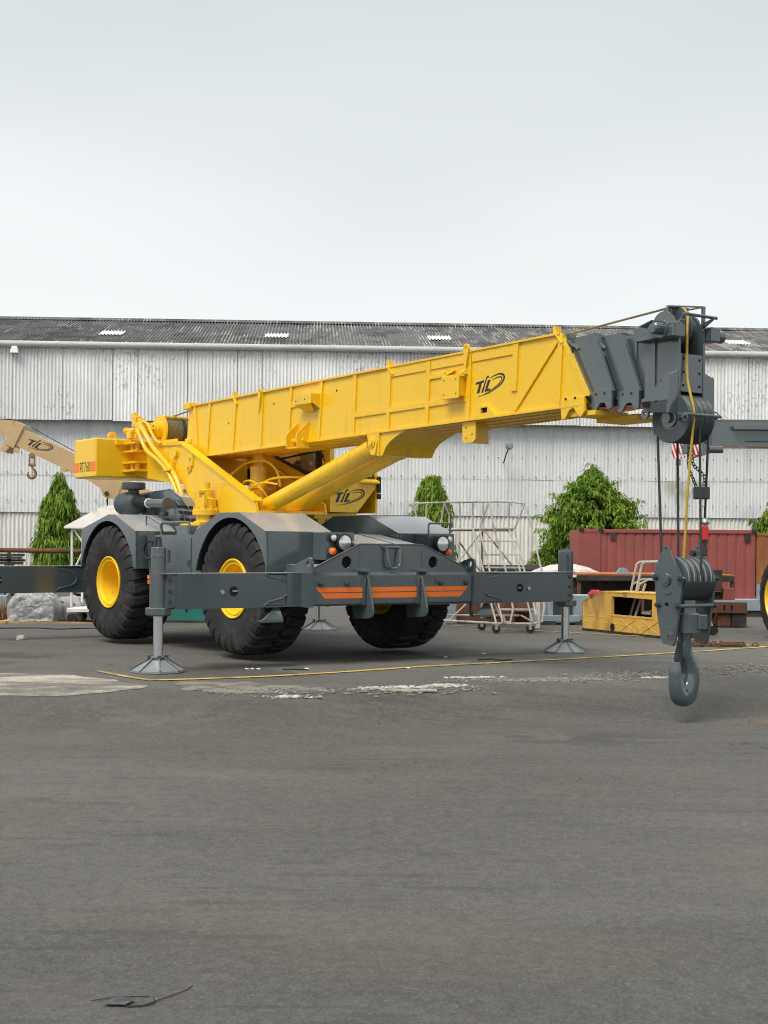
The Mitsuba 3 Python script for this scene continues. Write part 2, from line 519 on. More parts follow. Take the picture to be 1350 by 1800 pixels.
def FW(v):
    return v @ np.array([[cw, -sw, 0], [sw, cw, 0], [0, 0, 1]]).T + np.array([0, 60, 0])


def wall_xyz(p):
    return p.x * cw + (p.y - 60) * sw, -p.x * sw + (p.y - 60) * cw, p.z


def skirt_fn(p, n, uv):
    x, y, z = wall_xyz(p)
    s = cell_rand(dr.floor(x / 1.05), 3)
    col = mi.Color3f(.79, .80, .805) * (.93 + .12 * s)
    st = fbm(x * 7.0, z * .55, octaves=4) * .65 + .35 * fbm(x * 1.2 + 4, z * .5, octaves=4)
    col = mix(col, mi.Color3f(.20, .205, .205), smoothstep(.60, .80, st) * .22)
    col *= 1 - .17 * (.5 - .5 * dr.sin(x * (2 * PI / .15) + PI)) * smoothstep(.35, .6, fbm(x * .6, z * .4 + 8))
    sp = smoothstep(.70, .80, noise(x * 16, z * 9)) * smoothstep(.4, .6, fbm(x * .8 + 9, z * .8))
    col = mix(col, mi.Color3f(.10, .10, .10), sp * .35)
    seam = smoothstep(.03, .012, dr.abs(x / 1.05 - dr.floor(x / 1.05 + .5))) * cell_rand(dr.floor(x / 1.05 + .5), 8)
    return mix(col, mi.Color3f(.12, .12, .12), seam * .8)


def mid_fn(p, n, uv):
    x, y, z = wall_xyz(p)
    s = cell_rand(dr.floor(x / 1.05), dr.floor((z - 3.05) / 1.57), 7)
    col = mi.Color3f(.66, .68, .69) * (.96 + .08 * s)
    st = fbm(x * 5, z * .35 + 3, octaves=4)
    col = mix(col, mi.Color3f(.30, .31, .31), smoothstep(.58, .80, st) * .28)
    stain = smoothstep(1.6, .3, dr.abs(x - 14.0 + .8)) * smoothstep(4.65, 4.5, z) * smoothstep(.40, .66, fbm(x * 2.0, z * .9 + 6, octaves=4)) * smoothstep(3.3, 4.4, z)
    col = mix(col, mi.Color3f(.22, .19, .12), stain * .8)
    low = smoothstep(3.9, 3.05, z) * smoothstep(.4, .7, fbm(x * 3 + 1, z * .5))
    return mix(col, mi.Color3f(.30, .30, .28), low * .35)


def base_fn(p, n, uv):
    x, y, z = wall_xyz(p)
    s = cell_rand(dr.floor(x / 1.05), 11)
    col = mi.Color3f(.70, .69, .665) * (.93 + .12 * s)
    st = fbm(x * 4.0, z * .5 + 13, octaves=4)
    col = mix(col, mi.Color3f(.20, .19, .165), smoothstep(.54, .78, st) * .45)
    grime = smoothstep(1.1, .0, z + .7 * (fbm(x * 1.5, z) - .5))
    return mix(col, mi.Color3f(.13, .125, .11), grime * .7)


def roof_fn(p, n, uv):
    x, y, z = wall_xyz(p)
    s = cell_rand(dr.floor(x / 1.05), dr.floor(y / 2.4), 5)
    col = mi.Color3f(.105, .107, .110) * (.84 + .32 * s)
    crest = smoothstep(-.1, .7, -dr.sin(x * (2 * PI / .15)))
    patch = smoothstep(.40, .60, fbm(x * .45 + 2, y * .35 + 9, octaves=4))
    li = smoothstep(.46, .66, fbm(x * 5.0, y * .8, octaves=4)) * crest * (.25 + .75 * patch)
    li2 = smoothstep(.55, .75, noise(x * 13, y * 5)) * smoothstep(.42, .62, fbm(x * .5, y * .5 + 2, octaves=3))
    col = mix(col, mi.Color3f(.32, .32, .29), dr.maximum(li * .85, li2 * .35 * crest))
    return mix(col, mi.Color3f(.03, .03, .031), smoothstep(.55, .72, fbm(x * 1.1 + 5, y * .9, octaves=4)) * .6)


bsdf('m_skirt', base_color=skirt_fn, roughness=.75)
bsdf('m_mid', base_color=mid_fn, roughness=.6)
bsdf('m_base', base_color=base_fn, roughness=.8)
bsdf('m_roof', base_color=roof_fn, roughness=.85)
bsdf('m_skylight', base_color=(.72, .73, .72), roughness=.5)
bsdf('m_gutter', base_color=tint((.48, .49, .48), .08, 1.0, (.25, .24, .22), .6, .9), roughness=.55)


def corr_sheet(w, pitch, amp, length, rows=1, shape=1.0, seg=8):
    """corrugated sheet in x-z, ribs along z, y the depth; thin closed strip."""
    n = int(round(w / pitch * seg)) + 1
    x = np.linspace(0, w, n)
    s = np.sin(2 * PI * x / pitch)
    y = amp * np.sign(s) * np.abs(s) ** shape
    z = np.linspace(0, length, rows + 1)
    V = np.concatenate([np.stack([np.repeat(x[None], rows + 1, 0), np.repeat(y[None] + o, rows + 1, 0), np.repeat(z[:, None], n, 1)], -1).reshape(-1, 3) for o in (0, .007)])
    m = (rows + 1) * n
    F = []
    for r in range(rows):
        for i in range(n - 1):
            a, b, c, d = r * n + i, r * n + i + 1, (r + 1) * n + i + 1, (r + 1) * n + i
            F += [(a, b, c), (a, c, d), (a + m, c + m, b + m), (a + m, d + m, c + m)]
    for i in range(n - 1):                                     # bottom and top lips
        F += [(i, i + m, i + 1 + m), (i, i + 1 + m, i + 1)]
        q = rows * n
        F += [(q + i, q + i + 1 + m, q + i + m), (q + i, q + i + 1, q + i + 1 + m)]
    return trimesh.Trimesh(V, F, process=False)


wh = thing('warehouse', 'long shed clad in pale corrugated sheets under a dark corrugated roof', 'building')
SK0, SK1, MD, LO, EAVE = 6.93, 10.02, 4.62, 3.05, 10.12
N = 26


def WT(x, y, z, rx=0.0, ry=0.0):
    M = T4([[cw, -sw, 0, 0], [sw, cw, 0, 60], [0, 0, 1, 0], [0, 0, 0, 1]])
    return M @ T4().translate([x, y, z]) @ T4().rotate([1, 0, 0], rx) @ T4().rotate([0, 1, 0], ry)


rs = np.random.default_rng(12)
skirt_ply = mikit.ply(corr_sheet(1.05, .15, .034, SK1 - SK0), 'm_skirt', smooth=True)
mid_ply = [mikit.ply(corr_sheet(1.05, .15, .011, h, seg=10, shape=.6), 'm_mid', smooth=True) for h in (SK0 + .35 - MD, MD - LO + .03)]
base_ply = mikit.ply(corr_sheet(1.05, .175, .034, LO + .05), 'm_base', smooth=True)
RUN, SLOPE = 9.0, math.atan(.27)
RL = RUN / math.cos(SLOPE)
roof_ply = [mikit.ply(corr_sheet(1.05, .15, .038, RL / 4 + .03), 'm_roof', smooth=True)]


def piece(name, ply, x, y, z, rx=0.0, bs=None):
    key = uniq('warehouse__' + name)
    d = {**ply, 'to_world': WT(x, y, z, rx + rs.normal(0, .10), rs.normal(0, .05))}
    if bs:
        d['bsdf'] = {'type': 'ref', 'id': bs}
    scene[key] = d
    return key


sky_at = [(-19, 3.1), (-12, 3.1), (-5, 3.1), (2, 3.1), (8, 3.1), (15, 3.1), (22, 3.1)]
for i in range(-N, N):
    x = i * 1.05
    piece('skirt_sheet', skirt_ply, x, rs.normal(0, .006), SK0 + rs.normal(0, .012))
    piece('wall_sheet', mid_ply[0], x, .55, MD + rs.normal(0, .006))
    piece('wall_sheet', mid_ply[1], x, .575, LO - .02)
    piece('base_sheet', base_ply, x, .66 + rs.normal(0, .008), -.02)
for i in range(-N, N):
    for q in range(4):
        s0 = q * RL / 4
        lift = .010 * (q % 2) + .006 * (i % 2)
        y, z = s0 * math.cos(SLOPE) - .12, EAVE + s0 * math.sin(SLOPE) + lift
        piece('roof_sheet', roof_ply[0], i * 1.05, y, z, math.degrees(SLOPE) - 90)
for i, q in sky_at:
    s0 = q
    key = uniq('warehouse__skylight_sheet')
    sl = corr_sheet(1.05, .15, .03, 1.3)
    scene[key] = {**mikit.ply(sl, 'm_skylight', smooth=True), 'to_world': WT(i * 1.05, s0 * math.cos(SLOPE) - .12, EAVE + s0 * math.sin(SLOPE) + .075, math.degrees(SLOPE) - 90)}
L0, L1 = -N * 1.05, N * 1.05
put('ridge_cap', prism([(RUN - .4, EAVE + .27 * (RUN - .4) + .10), (RUN - .1, EAVE + .27 * RUN + .16), (RUN + .2, EAVE + .27 * (RUN - .3) + .10), (RUN - .1, EAVE + .27 * RUN + .10)], L0, L1, 'x'), 'm_roof', wh, FW)
g = [lathe([(.105, L0), (.13, L0), (.13, L1), (.105, L1)], (0, -.20, 10.09), 'x', 20)]
put('gutter', cat(g), 'm_gutter', wh, FW)
gb = []
for x in np.arange(L0 + .4, L1, 1.45):
    gb.append(lathe([(.125, x - .035), (.148, x - .035), (.148, x + .035), (.125, x + .035)], (0, -.20, 10.09), 'x', 16))
for kx, m in enumerate(gb):
    put('gutter_collar', m, 'm_gutter', wh, FW)
put('light_block', cat(box(L0, L1, .80, .95, -.3, 10.1), box(L0, L1, 9.2, 9.4, -.3, 12.3)), 'm_darksteel', wh, FW)  # unseen dark planes added behind the sheets to block light
put('gable_wall', cat(prism([(.1, -.3), (.1, 10.0), (8.9, 12.4), (8.9, -.3)], L0 + .1, L0 + .2, 'x'), prism([(.1, -.3), (.1, 10.0), (8.9, 12.4), (8.9, -.3)], L1 - .2, L1 - .1, 'x')), 'm_mid', wh, FW)
put('soffit_rail', box(L0, L1, .05, .52, SK0 + .18, SK0 + .28), 'm_greydark', wh, FW)
# purlin bolts along the sheet seams
bl = []
for z in (MD + .12, MD + .95, LO + .5):
    for x in np.arange(L0 + .3, L1, 1.05):
        for o in (0, .45):
            bl.append(box(x + o - .018, x + o + .018, .505, .545, z - .018, z + .018))
k = put('cladding_bolts', cat(bl), 'm_rust', wh, FW)
lab(k, 'rusty bolt heads in rows on the wall sheets', kind='stuff')
# round lamp on a bent arm, and a white lamp under the gutter
sl = cat(sweep(curve([(5.18, .5, 5.35), (5.18, .25, 5.42), (5.22, -.15, 5.70), (5.27, -.42, 5.93)], 6), .03, 8))
put('floodlight', cat(lathe([(0, -.10), (.09, -.10), (.16, .02), (.175, .10), (.155, .12), (0, .10)], (5.3, -.46, 6.0), 'y', 20, closed=False)), 'm_galv', wh, FW)
put('lamp_arm', sl, 'm_darksteel', wh, FW)
put('eave_lamp', hull([(-15.8, -.35, 9.70), (-15.45, -.35, 9.70), (-15.8, -.05, 9.70), (-15.45, -.05, 9.70), (-15.72, -.3, 9.98), (-15.5, -.3, 9.98), (-15.72, -.1, 9.98), (-15.5, -.1, 9.98)]), 'm_white', wh, FW)

# ================================================================ the yellow and grey crane
crane = thing('mobile_crane', 'big yellow and grey rough terrain crane raised on four outriggers with its boom pointing right', 'crane')


def K(name, mesh, mat, parent=crane, smooth=30):
    return put(name, mesh, mat, parent, FK, smooth)


def S(name, mesh, mat, parent=crane, smooth=30):
    return put(name, mesh, mat, parent, FS, smooth)


# --- wheels
TY = [(.402, .300), (.425, .335), (.45, .348), (.52, .372), (.64, .388), (.75, .385), (.83, .368), (.872, .335), (.880, .16), (.880, 0)]
tyre_prof = TY + [(r, -y) for r, y in TY[::-1][1:]] + [(.374, -.30), (.374, 0), (.374, .295)]
rim_prof = [(.400, .30), (.418, .335), (.420, .352), (.410, .362), (.396, .358), (.390, .340), (.384, .318), (.374, .312), (.368, .322), (.362, .338), (.348, .336), (.332, .318), (.322, .27), (.316, .10), (.310, -.05), (.29, -.10), (.275, -.105), (.268, -.125), (.0, -.125), (.0, -.19), (.345, -.09), (.352, -.28), (.40, -.33), (.415, -.31), (.375, -.27), (.372, .27)]


def lugs(R=.93, n=27):
    ms = []
    st = [(.012, R), (.13, R + .002), (.25, R - .004), (.325, R - .022), (.372, R - .065), (.392, R - .135), (.396, R - .20)]
    for side in (1, -1):
        for i in range(n):
            a0 = (i + (.5 if side < 0 else 0)) * 2 * PI / n
            V = []
            for k, (y, r) in enumerate(st):
                sk = -.30 * min(y, .30)
                wd = (.60 + .16 * min(1, y / .3)) * 2 * PI / n
                for rr, yy, ww in ((r, y, wd * .80), (r - .075, y - (.02 if k > 3 else 0), wd * 1.02)):
                    for sg in (-1, 1):
                        a = a0 + sk + sg * ww / 2
                        V.append((rr * math.cos(a), side * yy, rr * math.sin(a)))
            F = []
            for k in range(len(st) - 1):
                b, c = k * 4, k * 4 + 4
                F += [(b, b + 1, c + 1), (b, c + 1, c), (b + 1, b + 3, c + 3), (b + 1, c + 3, c + 1), (b + 2, b, c), (b + 2, c, c + 2)]
            e = (len(st) - 1) * 4
            F += [(0, 2, 3), (0, 3, 1), (e, e + 1, e + 3), (e, e + 3, e + 2)]
            m = trimesh.Trimesh(V, F, process=False)
            m.fix_normals()
            ms.append(m)
    return cat(ms)


def wheel(x, y, z, side, turn):
    c, s = math.cos(turn), math.sin(turn)
    R = np.array([[c, 0, s], [0, 1, 0], [-s, 0, c]])

    def mv(m):
        m = m.copy()
        m.vertices = (m.vertices @ R.T) * np.array([1, side, 1]) + np.array([x, y, z])
        if side < 0:
            m.invert()
        return m
    w = K('wheel', mv(lathe(rim_prof, n=40)), 'm_yellow_rim')
    K('tyre', mv(lathe(tyre_prof, n=56)), 'm_rubber', w)
    K('tread', mv(lugs()), 'm_rubber', w, 25)
    ring = [trimesh.creation.cylinder(.016, .05, sections=8, transform=trimesh.transformations.rotation_matrix(PI / 2, (1, 0, 0))) for _ in range(20)]
    for i, b in enumerate(ring):
        b.apply_translation((.235 * math.cos(i * PI / 10), -.115, .235 * math.sin(i * PI / 10)))
    K('bolt_ring', mv(cat(ring)), 'm_yellow_rim', w)
    K('hub', mv(lathe([(0, -.14), (.175, -.14), (.170, -.06), (.12, -.03), (0, -.025)], n=24, closed=False)), 'm_yellow_rim', w)


for i, (x, y) in enumerate(((1.955, 1.25), (-1.985, 1.25), (1.955, -1.25), (-1.985, -1.25))):
    wheel(x, y, .985, 1 if y > 0 else -1, .37 * i + .1)

# --- carrier frame, axles
K('carrier_frame', cat(box(-3.3, 3.3, -.52, .52, .78, 1.42, .02), box(-1.0, .95, -.95, .95, 1.42, 1.60, .02), box(-3.6, -.9, -.58, .58, 1.42, 1.7)), 'm_greydark')
for x in (1.955, -1.985):
    K('axle', cat(tube((x, -1.1, .985), (x, 1.1, .985), .13, 14), trimesh.creation.icosphere(subdivisions=2, radius=.28).apply_transform(trimesh.transformations.translation_matrix((x, 0, .985)))), 'm_greydark')


# --- fenders: folded plate arches with side skirts
def arch_outer(xc, xr, xf, zb, ztop, zs, flat0, flat1, zr=None):
    return [(xr, zb), (xr + .03, zr or zs), (flat0, ztop), (flat1, ztop), (xf - .03, zs), (xf, zb)]


def fender(name, xr, f0, f1, xf, zb, zs, zt, y0, y1, xc, rin, label=None, zr=None, dz=0.0):
    out = Polygon([(xr, zb), (xr + .06, zr or zs), (f0, zt), (f1, zt), (xf - .02, zs), (xf, zb)])
    inner = Polygon(arc(xc, .985, rin, -20, 200, 40))
    hole = inner.intersection(sbox(-9, 0, 9, 9))
    side = out.difference(hole.union(sbox(xc - rin, -1, xc + rin, 1.0)))
    core = out.difference(out.buffer(-.028).union(sbox(xr + .03, 0, xf - .03, zb + .02)))
    core = Polygon([(xr, zb), (xr + .06, zr or zs), (f0, zt), (f1, zt), (xf - .02, zs), (xf, zb), (xf - .03, zb), (xf - .05, zs - .016), (f1 - .008, zt - .03), (f0 + .008, zt - .03), (xr + .09, (zr or zs) - .016), (xr + .03, zb)])
    key = K(name, prism(core, y0, y1 - .001), 'm_grey')
    K('side_skirt', prism(side, y1 - .03 if y1 > 0 else y1, y1 + .004 if y1 > 0 else y1 + .03), 'm_grey', key)
    iy = y0 if y1 > 0 else y1
    return key, side


fr1, sd = fender('fender', .86, 1.634, 2.164, 2.885, 1.22, 1.782, 2.045, .58, 1.63, 1.93, .99)
K('inner_skirt', prism(sd, .56, .58), 'm_grey', fr1)
K('front_panel', box(2.855, 2.90, .575, 1.60, 1.23, 1.775), 'm_grey', fr1)
fr2, sd = fender('fender', .86, 1.634, 2.164, 2.885, 1.22, 1.782, 2.045, -.60, -1.63, 1.93, .99)
K('inner_skirt', prism(Polygon([(.75, 1.5), (.75, 1.85), (1.25, 2.046), (2.164, 2.046), (2.885, 1.784), (2.89, 1.5)]), -.60, -.575), 'm_grey', fr2)
K('front_panel', box(2.855, 2.90, -.60, -1.60, 1.23, 1.775), 'm_grey', fr2)
fr3, sd = fender('fender', -2.97, -1.93, -1.70, -.94, 1.22, 1.806, 2.077, .58, 1.63, -1.985, .99, zr=1.86)
K('inner_skirt', prism(sd, .56, .58), 'm_grey', fr3)
fr4, sd = fender('fender', -2.97, -1.93, -1.70, -.94, 1.22, 1.806, 2.077, -.58, -1.63, -1.985, .99, zr=1.86)


def hoop(p0, p1, up, r=.014, mid=None):
    p0, p1, up = np.array(p0), np.array(p1), np.array(up)
    e = (p1 - p0) * .08
    return hose([p0, p0 + up * .75, p0 + up * .97 + e * .5, p0 + up + e * 1.4, p1 + up - e * 1.4, p1 + up * .97 - e * .5, p1 + up * .75, p1], r, 8, 4)


h = K('grab_handle', hoop((-1.25, 1.30, 1.90), (-.72, 1.30, 1.74), (0, 0, .16)), 'm_grey', fr3)
K('grab_handle', hoop((2.90, -1.12, 1.78), (2.90, -1.52, 1.78), (0, 0, .15)), 'm_grey', fr2)

# --- tool box between the fenders, with door, latch, handle and railing
tb = K('side_toolbox', prism([(-.92, 1.745), (.80, 1.745), (.80, .66), (-.76, .66)], .75, 1.46), 'm_grey')
K('door', prism([(-.40, 1.70), (.52, 1.70), (.52, .90), (-.40, .90)], 1.46, 1.472), 'm_grey', tb)
K('door_hinge', cat(box(-.43, -.39, 1.46, 1.485, 1.45, 1.58), box(-.43, -.39, 1.46, 1.485, 1.0, 1.12)), 'm_greydark', tb)
K('door_latch', box(.42, .49, 1.472, 1.482, 1.27, 1.37), 'm_greydark', tb)
K('railing', cat(hoop((-.55, 1.40, 1.74), (.35, 1.40, 1.74), (0, 0, .19), .017), box(-.1, .25, 1.15, 1.38, 1.74, 1.88, .01)), 'm_grey', tb)
K('hose_loop', hose([(-.62, 1.47, 1.64), (-.76, 1.53, 1.64), (-.84, 1.55, 1.52), (-.80, 1.54, 1.40), (-.64, 1.47, 1.36)], .017), 'm_black', tb)
K('cap', cat(disc((.55, 1.33, 1.80), .055, .10, 'z', 16), disc((.55, 1.33, 1.86), .03, .05, 'z', 12)), 'm_steel', tb)
K('cover_plate', cat(box(-.15, .55, .85, 1.2, 1.745, 1.80, .01)), 'm_greydark', tb)
st = K('reflector_sticker', cat(box(-.885, -.76, 1.46, 1.466, 1.06, 1.12), box(-.87, -.75, 1.46, 1.466, .985, 1.045)), 'm_orange', tb)


# --- outriggers
def outrigger(xc, y_end, side, sleeve_in, th=.34, boxed=False, hole_y=None):
    """beam from the sleeve to y_end; jack cylinder, rod and foot pad at the end."""
    zt, zb = 1.215, .800
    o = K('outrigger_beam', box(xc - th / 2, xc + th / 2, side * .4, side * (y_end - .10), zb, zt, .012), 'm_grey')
    # sleeve end with the curved cover plate
    x1 = xc + th / 2 + .028
    y_s = sleeve_in
    pl = Polygon([(side * (y_end - .16), zb - .002), (side * 1.97, zb - .002), (side * 1.90, zb + .055), (side * 1.68, zb + .10), (side * 1.60, zb + .16), (side * 1.575, zb + .22), (side * 1.60, zt - .13), (side * 1.70, zt - .07), (side * 1.90, zt - .035), (side * 1.96, zt + .002), (side * (y_end - .16), zt + .002)]).buffer(0)
    K('cover_plate', prism(pl, x1 - .030, x1 - .016, 'x'), 'm_grey', o)
    K('weld_bead', sweep([(x1 - .018, q[0], q[1]) for q in list(pl.exterior.coords)[1:10]], .012, 6), 'm_grey', o)
    K('top_flange', box(xc - th / 2 - .012, xc + th / 2 + .012, side * .5, side * (y_end + .02), zt, zt + .014), 'm_grey', o)
    K('bottom_flange', box(xc - th / 2 - .012, xc + th / 2 + .012, side * .5, side * (y_end - .14), zb - .016, zb), 'm_grey', o)
    hy = hole_y or (y_end * .5 + sleeve_in * .5)
    hx = xc + th / 2 + .016
    K('pin_hole', cat(disc((hx, side * hy, 1.0), .062, .004, 'x', 24)), 'm_hole', o)
    K('lock_pin', cat(tube((hx - .01, side * (hy + .03), 1.0), (hx + .012, side * (hy - .045), 1.0), .011), disc((hx, side * (hy + .17), .99), .028, .03, 'x', 12)), 'm_steel', o)
    # jack housing, bolts, cylinder, rod
    j = K('jack', cat(lathe([(0, zb - .02), (.112, zb - .02), (.112, zt + .01), (0, zt + .01)], (xc, side * y_end, 0), 'z', 16, closed=False), box(xc - th / 2 + .01, xc + th / 2 - .01, side * (y_end - .16), side * (y_end - .04), zb, zt)), 'm_grey')
    K('collar', lathe([(0, .70), (.150, .70), (.168, .72), (.168, .79), (.160, .80), (0, .80)], (xc, side * y_end, 0), 'z', 8, closed=False), 'm_grey', j)
    for z in (.88, 1.01, 1.15):
        K('bolt', disc((xc + th / 2, side * (y_end - .07), z), .022, .03, 'x', 8), 'm_greydark', j)
    cyl_top = 1.555
    if boxed:
        K('cylinder', cat(lathe([(0, zt), (.115, zt), (.115, cyl_top - .02), (.10, cyl_top + .0), (0, cyl_top)], (xc, side * y_end, 0), 'z', 8, closed=False), disc((xc, side * y_end, cyl_top + .01), .05, .03, 'z')), 'm_grey', j)
        K('pipe', hose([(xc + .12, side * (y_end - .06), 1.5), (xc + .13, side * (y_end - .06), 1.36), (xc + .12, side * (y_end - .06), 1.24)], .010), 'm_greydark', j)
    else:
        K('cylinder', lathe([(0, zt), (.092, zt), (.092, 1.42), (.096, 1.425), (.096, 1.455), (.092, 1.46), (.092, cyl_top - .01), (.085, cyl_top), (0, cyl_top)], (xc, side * y_end, 0), 'z', 24, closed=False), 'm_grey', j)
        K('valve', cat(disc((xc + .02, side * y_end, 1.60), .03, .10, 'z', 12), box(xc - .07, xc - .03, side * (y_end + .03), side * (y_end - .05), 1.55, 1.68), tube((xc + .1, side * (y_end - .09), 1.36), (xc + .1, side * (y_end - .09), 1.52), .018)), 'm_greydark', j)
    K('rod', lathe([(0, .17), (.062, .17), (.062, .72), (0, .72)], (xc, side * y_end, 0), 'z', 24, closed=False), 'm_rod', j)
    # foot pad: flat square plate with raised pyramid and ribs
    n = 8
    a = [PI / 8 + i * PI / 4 for i in range(n)]
    ce = np.array([xc, side * y_end, 0])
    f = [ce + (.335 * math.cos(t), .335 * math.sin(t), .006) for t in a] + [ce + (.335 * math.cos(t), .335 * math.sin(t), .03) for t in a] + [ce + (.115 * math.cos(t), .115 * math.sin(t), .155) for t in a]
    fp = K('foot_pad', hull(f), 'm_galv', j)
    ribs = []
    for t in a:
        d = np.array([math.cos(t), math.sin(t), 0])
        q = np.array([-d[1], d[0], 0]) * .009
        P = [ce + d * .335 + (0, 0, .045), ce + d * .335 + (0, 0, .02), ce + d * .1 + (0, 0, .02), ce + d * .1 + (0, 0, .19)]
        ribs.append(hull([p + q for p in P] + [p - q for p in P]))
    K('pad_web', cat(ribs), 'm_grey', j)
    K('pad_clamp', cat(lathe([(0, .14), (.085, .14), (.095, .16), (.095, .18), (.075, .20), (0, .20)], ce, 'z', 16, closed=False), *[box(ce[0] + .11 * math.cos(t) - .018, ce[0] + .11 * math.cos(t) + .018, ce[1] + .11 * math.sin(t) - .018, ce[1] + .11 * math.sin(t) + .018, .165, .215) for t in (.3, 1.9, 3.4, 5.0)]), 'm_grey', j)
    return o


outrigger(3.20, 3.393, 1, 1.40, hole_y=2.42)
outrigger(3.39, 3.393, -1, 1.42, boxed=True, hole_y=2.30)
outrigger(-3.42, 3.393, 1, 1.45, hole_y=2.95)
outrigger(-3.283, 3.393, -1, 1.42)
# outrigger boxes: front one is the bumper
K('rear_outrigger_box', box(-3.70, -3.05, -1.40, 1.40, .775, 1.24, .015), 'm_grey')
bp = K('bumper', prism([(3.00, .795), (3.575, .795), (3.60, .82), (3.60, 1.195), (3.575, 1.235), (3.00, 1.235)], -1.365, 1.365), 'm_grey')
for sg in (1, -1):
    lug = Polygon([(2.95, .78), (3.63, .78), (3.635, 1.36)] + arc(3.56, 1.36, .075, 0, 120, 8) + [(3.42, 1.40), (2.98, 1.26), (2.95, 1.24)]).difference(Point(3.545, 1.35).buffer(.042))
    K('end_plate', prism(lug, sg * 1.365, sg * 1.40), 'm_grey', bp)
    K('sleeve', prism([(3.02 + (.0 if sg > 0 else .18), .785), (3.40 + (0 if sg > 0 else .185), .785), (3.40 + (0 if sg > 0 else .185), 1.232), (3.02 + (.0 if sg > 0 else .18), 1.232)], sg * 1.40, sg * 1.62), 'm_grey', bp)
# upper front plate with two round holes, panel joints, deck behind it
tp = Polygon([(1.36, 1.236), (1.34, 1.27), (.56, 1.612), (-.50, 1.612), (-1.33, 1.275), (-1.36, 1.236)])
tp = tp.difference(Point(.777, 1.372).buffer(.082)).difference(Point(-.697, 1.372).buffer(.082))
fp = K('front_plate', prism(tp, 3.50, 3.54, 'x'), 'm_grey')
K('hole', cat(disc((3.47, .777, 1.372), .10, .01, 'x'), disc((3.47, -.697, 1.372), .10, .01, 'x')), 'm_hole', fp)
K('edge_lip', cat(sweep([(3.535, 1.34, 1.275), (3.535, .56, 1.615), (3.535, -.50, 1.615), (3.535, -1.33, 1.28)], .014, 6), tube((3.545, .56, 1.24), (3.545, .56, 1.60), .008, 6), tube((3.545, -.50, 1.24), (3.545, -.50, 1.60), .008, 6)), 'm_grey', fp)
K('foot_step', cat(box(3.54, 3.66, .44, .62, 1.245, 1.275), box(3.54, 3.66, -.38, -.56, 1.245, 1.275)), 'm_grey', fp)
K('bolt_seam', cat([disc((3.545, .16, z), .010, .02, 'x', 8) for z in np.linspace(1.27, 1.56, 8)]), 'm_greydark', fp)
K('front_deck', cat(hull([(3.52, .55, 1.608), (3.52, -.49, 1.608), (3.52, .55, 1.58), (3.52, -.49, 1.58), (2.55, .55, 1.76), (2.55, -.49, 1.76), (2.55, .55, 1.72), (2.55, -.49, 1.72)]), box(.9, 2.6, -.55, .55, 1.5, 1.73)), 'm_grey')
K('deck_joint', hull([(3.5, -.10, 1.62), (3.5, -.16, 1.62), (2.58, -.10, 1.768), (2.58, -.16, 1.768), (3.5, -.13, 1.60), (2.58, -.13, 1.74)]), 'm_grey')
# side cheeks behind the plate, up to the lamps
for sg, ys in ((1, (.60, 1.33)), (-1, (-1.32, -.54))):
    K('cheek_plate', prism([(2.90, 1.235), (3.50, 1.235), (3.50, 1.26), (3.30, 1.32), (2.95, 1.34), (2.90, 1.34)], ys[0], ys[1]), 'm_grey')
tow = K('tow_shackle', cat(tube((3.575, .19, 1.575), (3.575, -.10, 1.575), .017), tube((3.52, .17, 1.575), (3.60, .17, 1.575), .02), tube((3.52, -.08, 1.575), (3.60, -.08, 1.575), .02)), 'm_grey')
K('loop', hose([(3.585, .145, 1.57), (3.60, .135, 1.42), (3.605, .12, 1.33), (3.605, .03, 1.285), (3.605, -.06, 1.33), (3.60, -.07, 1.42), (3.585, -.08, 1.57)], .017), 'm_grey', tow)
# fins
for y in (.49, -.43):
    fin = Polygon([(3.28, .80), (3.60, .80), (3.60, 1.17), (3.615, 1.175), (3.64, 1.165), (3.76, .74)] + arc(3.69, .70, .07, 20, -80, 6) + [(3.60, .615), (3.32, .60)])
    K('bumper_fin', prism(fin, y - .014, y + .014), 'm_grey')
    K('fin_pad', prism([(3.598, 1.16), (3.625, 1.16), (3.625, .80), (3.598, .80)], y + .025, y + .07), 'm_grey')
# orange stripes
for (za, zb2, a, b) in ((1.037, .976, 0, .06), (.962, .893, .075, .145)):
    K('orange_stripe', prism([(1.315 - a, za), (-1.285 + a, za), (-1.285 + b, zb2), (1.315 - b, zb2)], 3.600, 3.604, 'x'), 'm_orange', bp)
for y in (1.24, .82, -.78, -1.24):
    K('knob', lathe([(0, 0), (.03, 0), (.034, .02), (.025, .045), (0, .05)], (3.60, y, 1.085), 'x', 14, closed=False), 'm_greydark', bp)
K('seam_bar', cat([box(3.60, 3.612, y - .008, y + .008, 1.06, 1.20) for y in (.74, -.70)]), 'm_grey', bp)


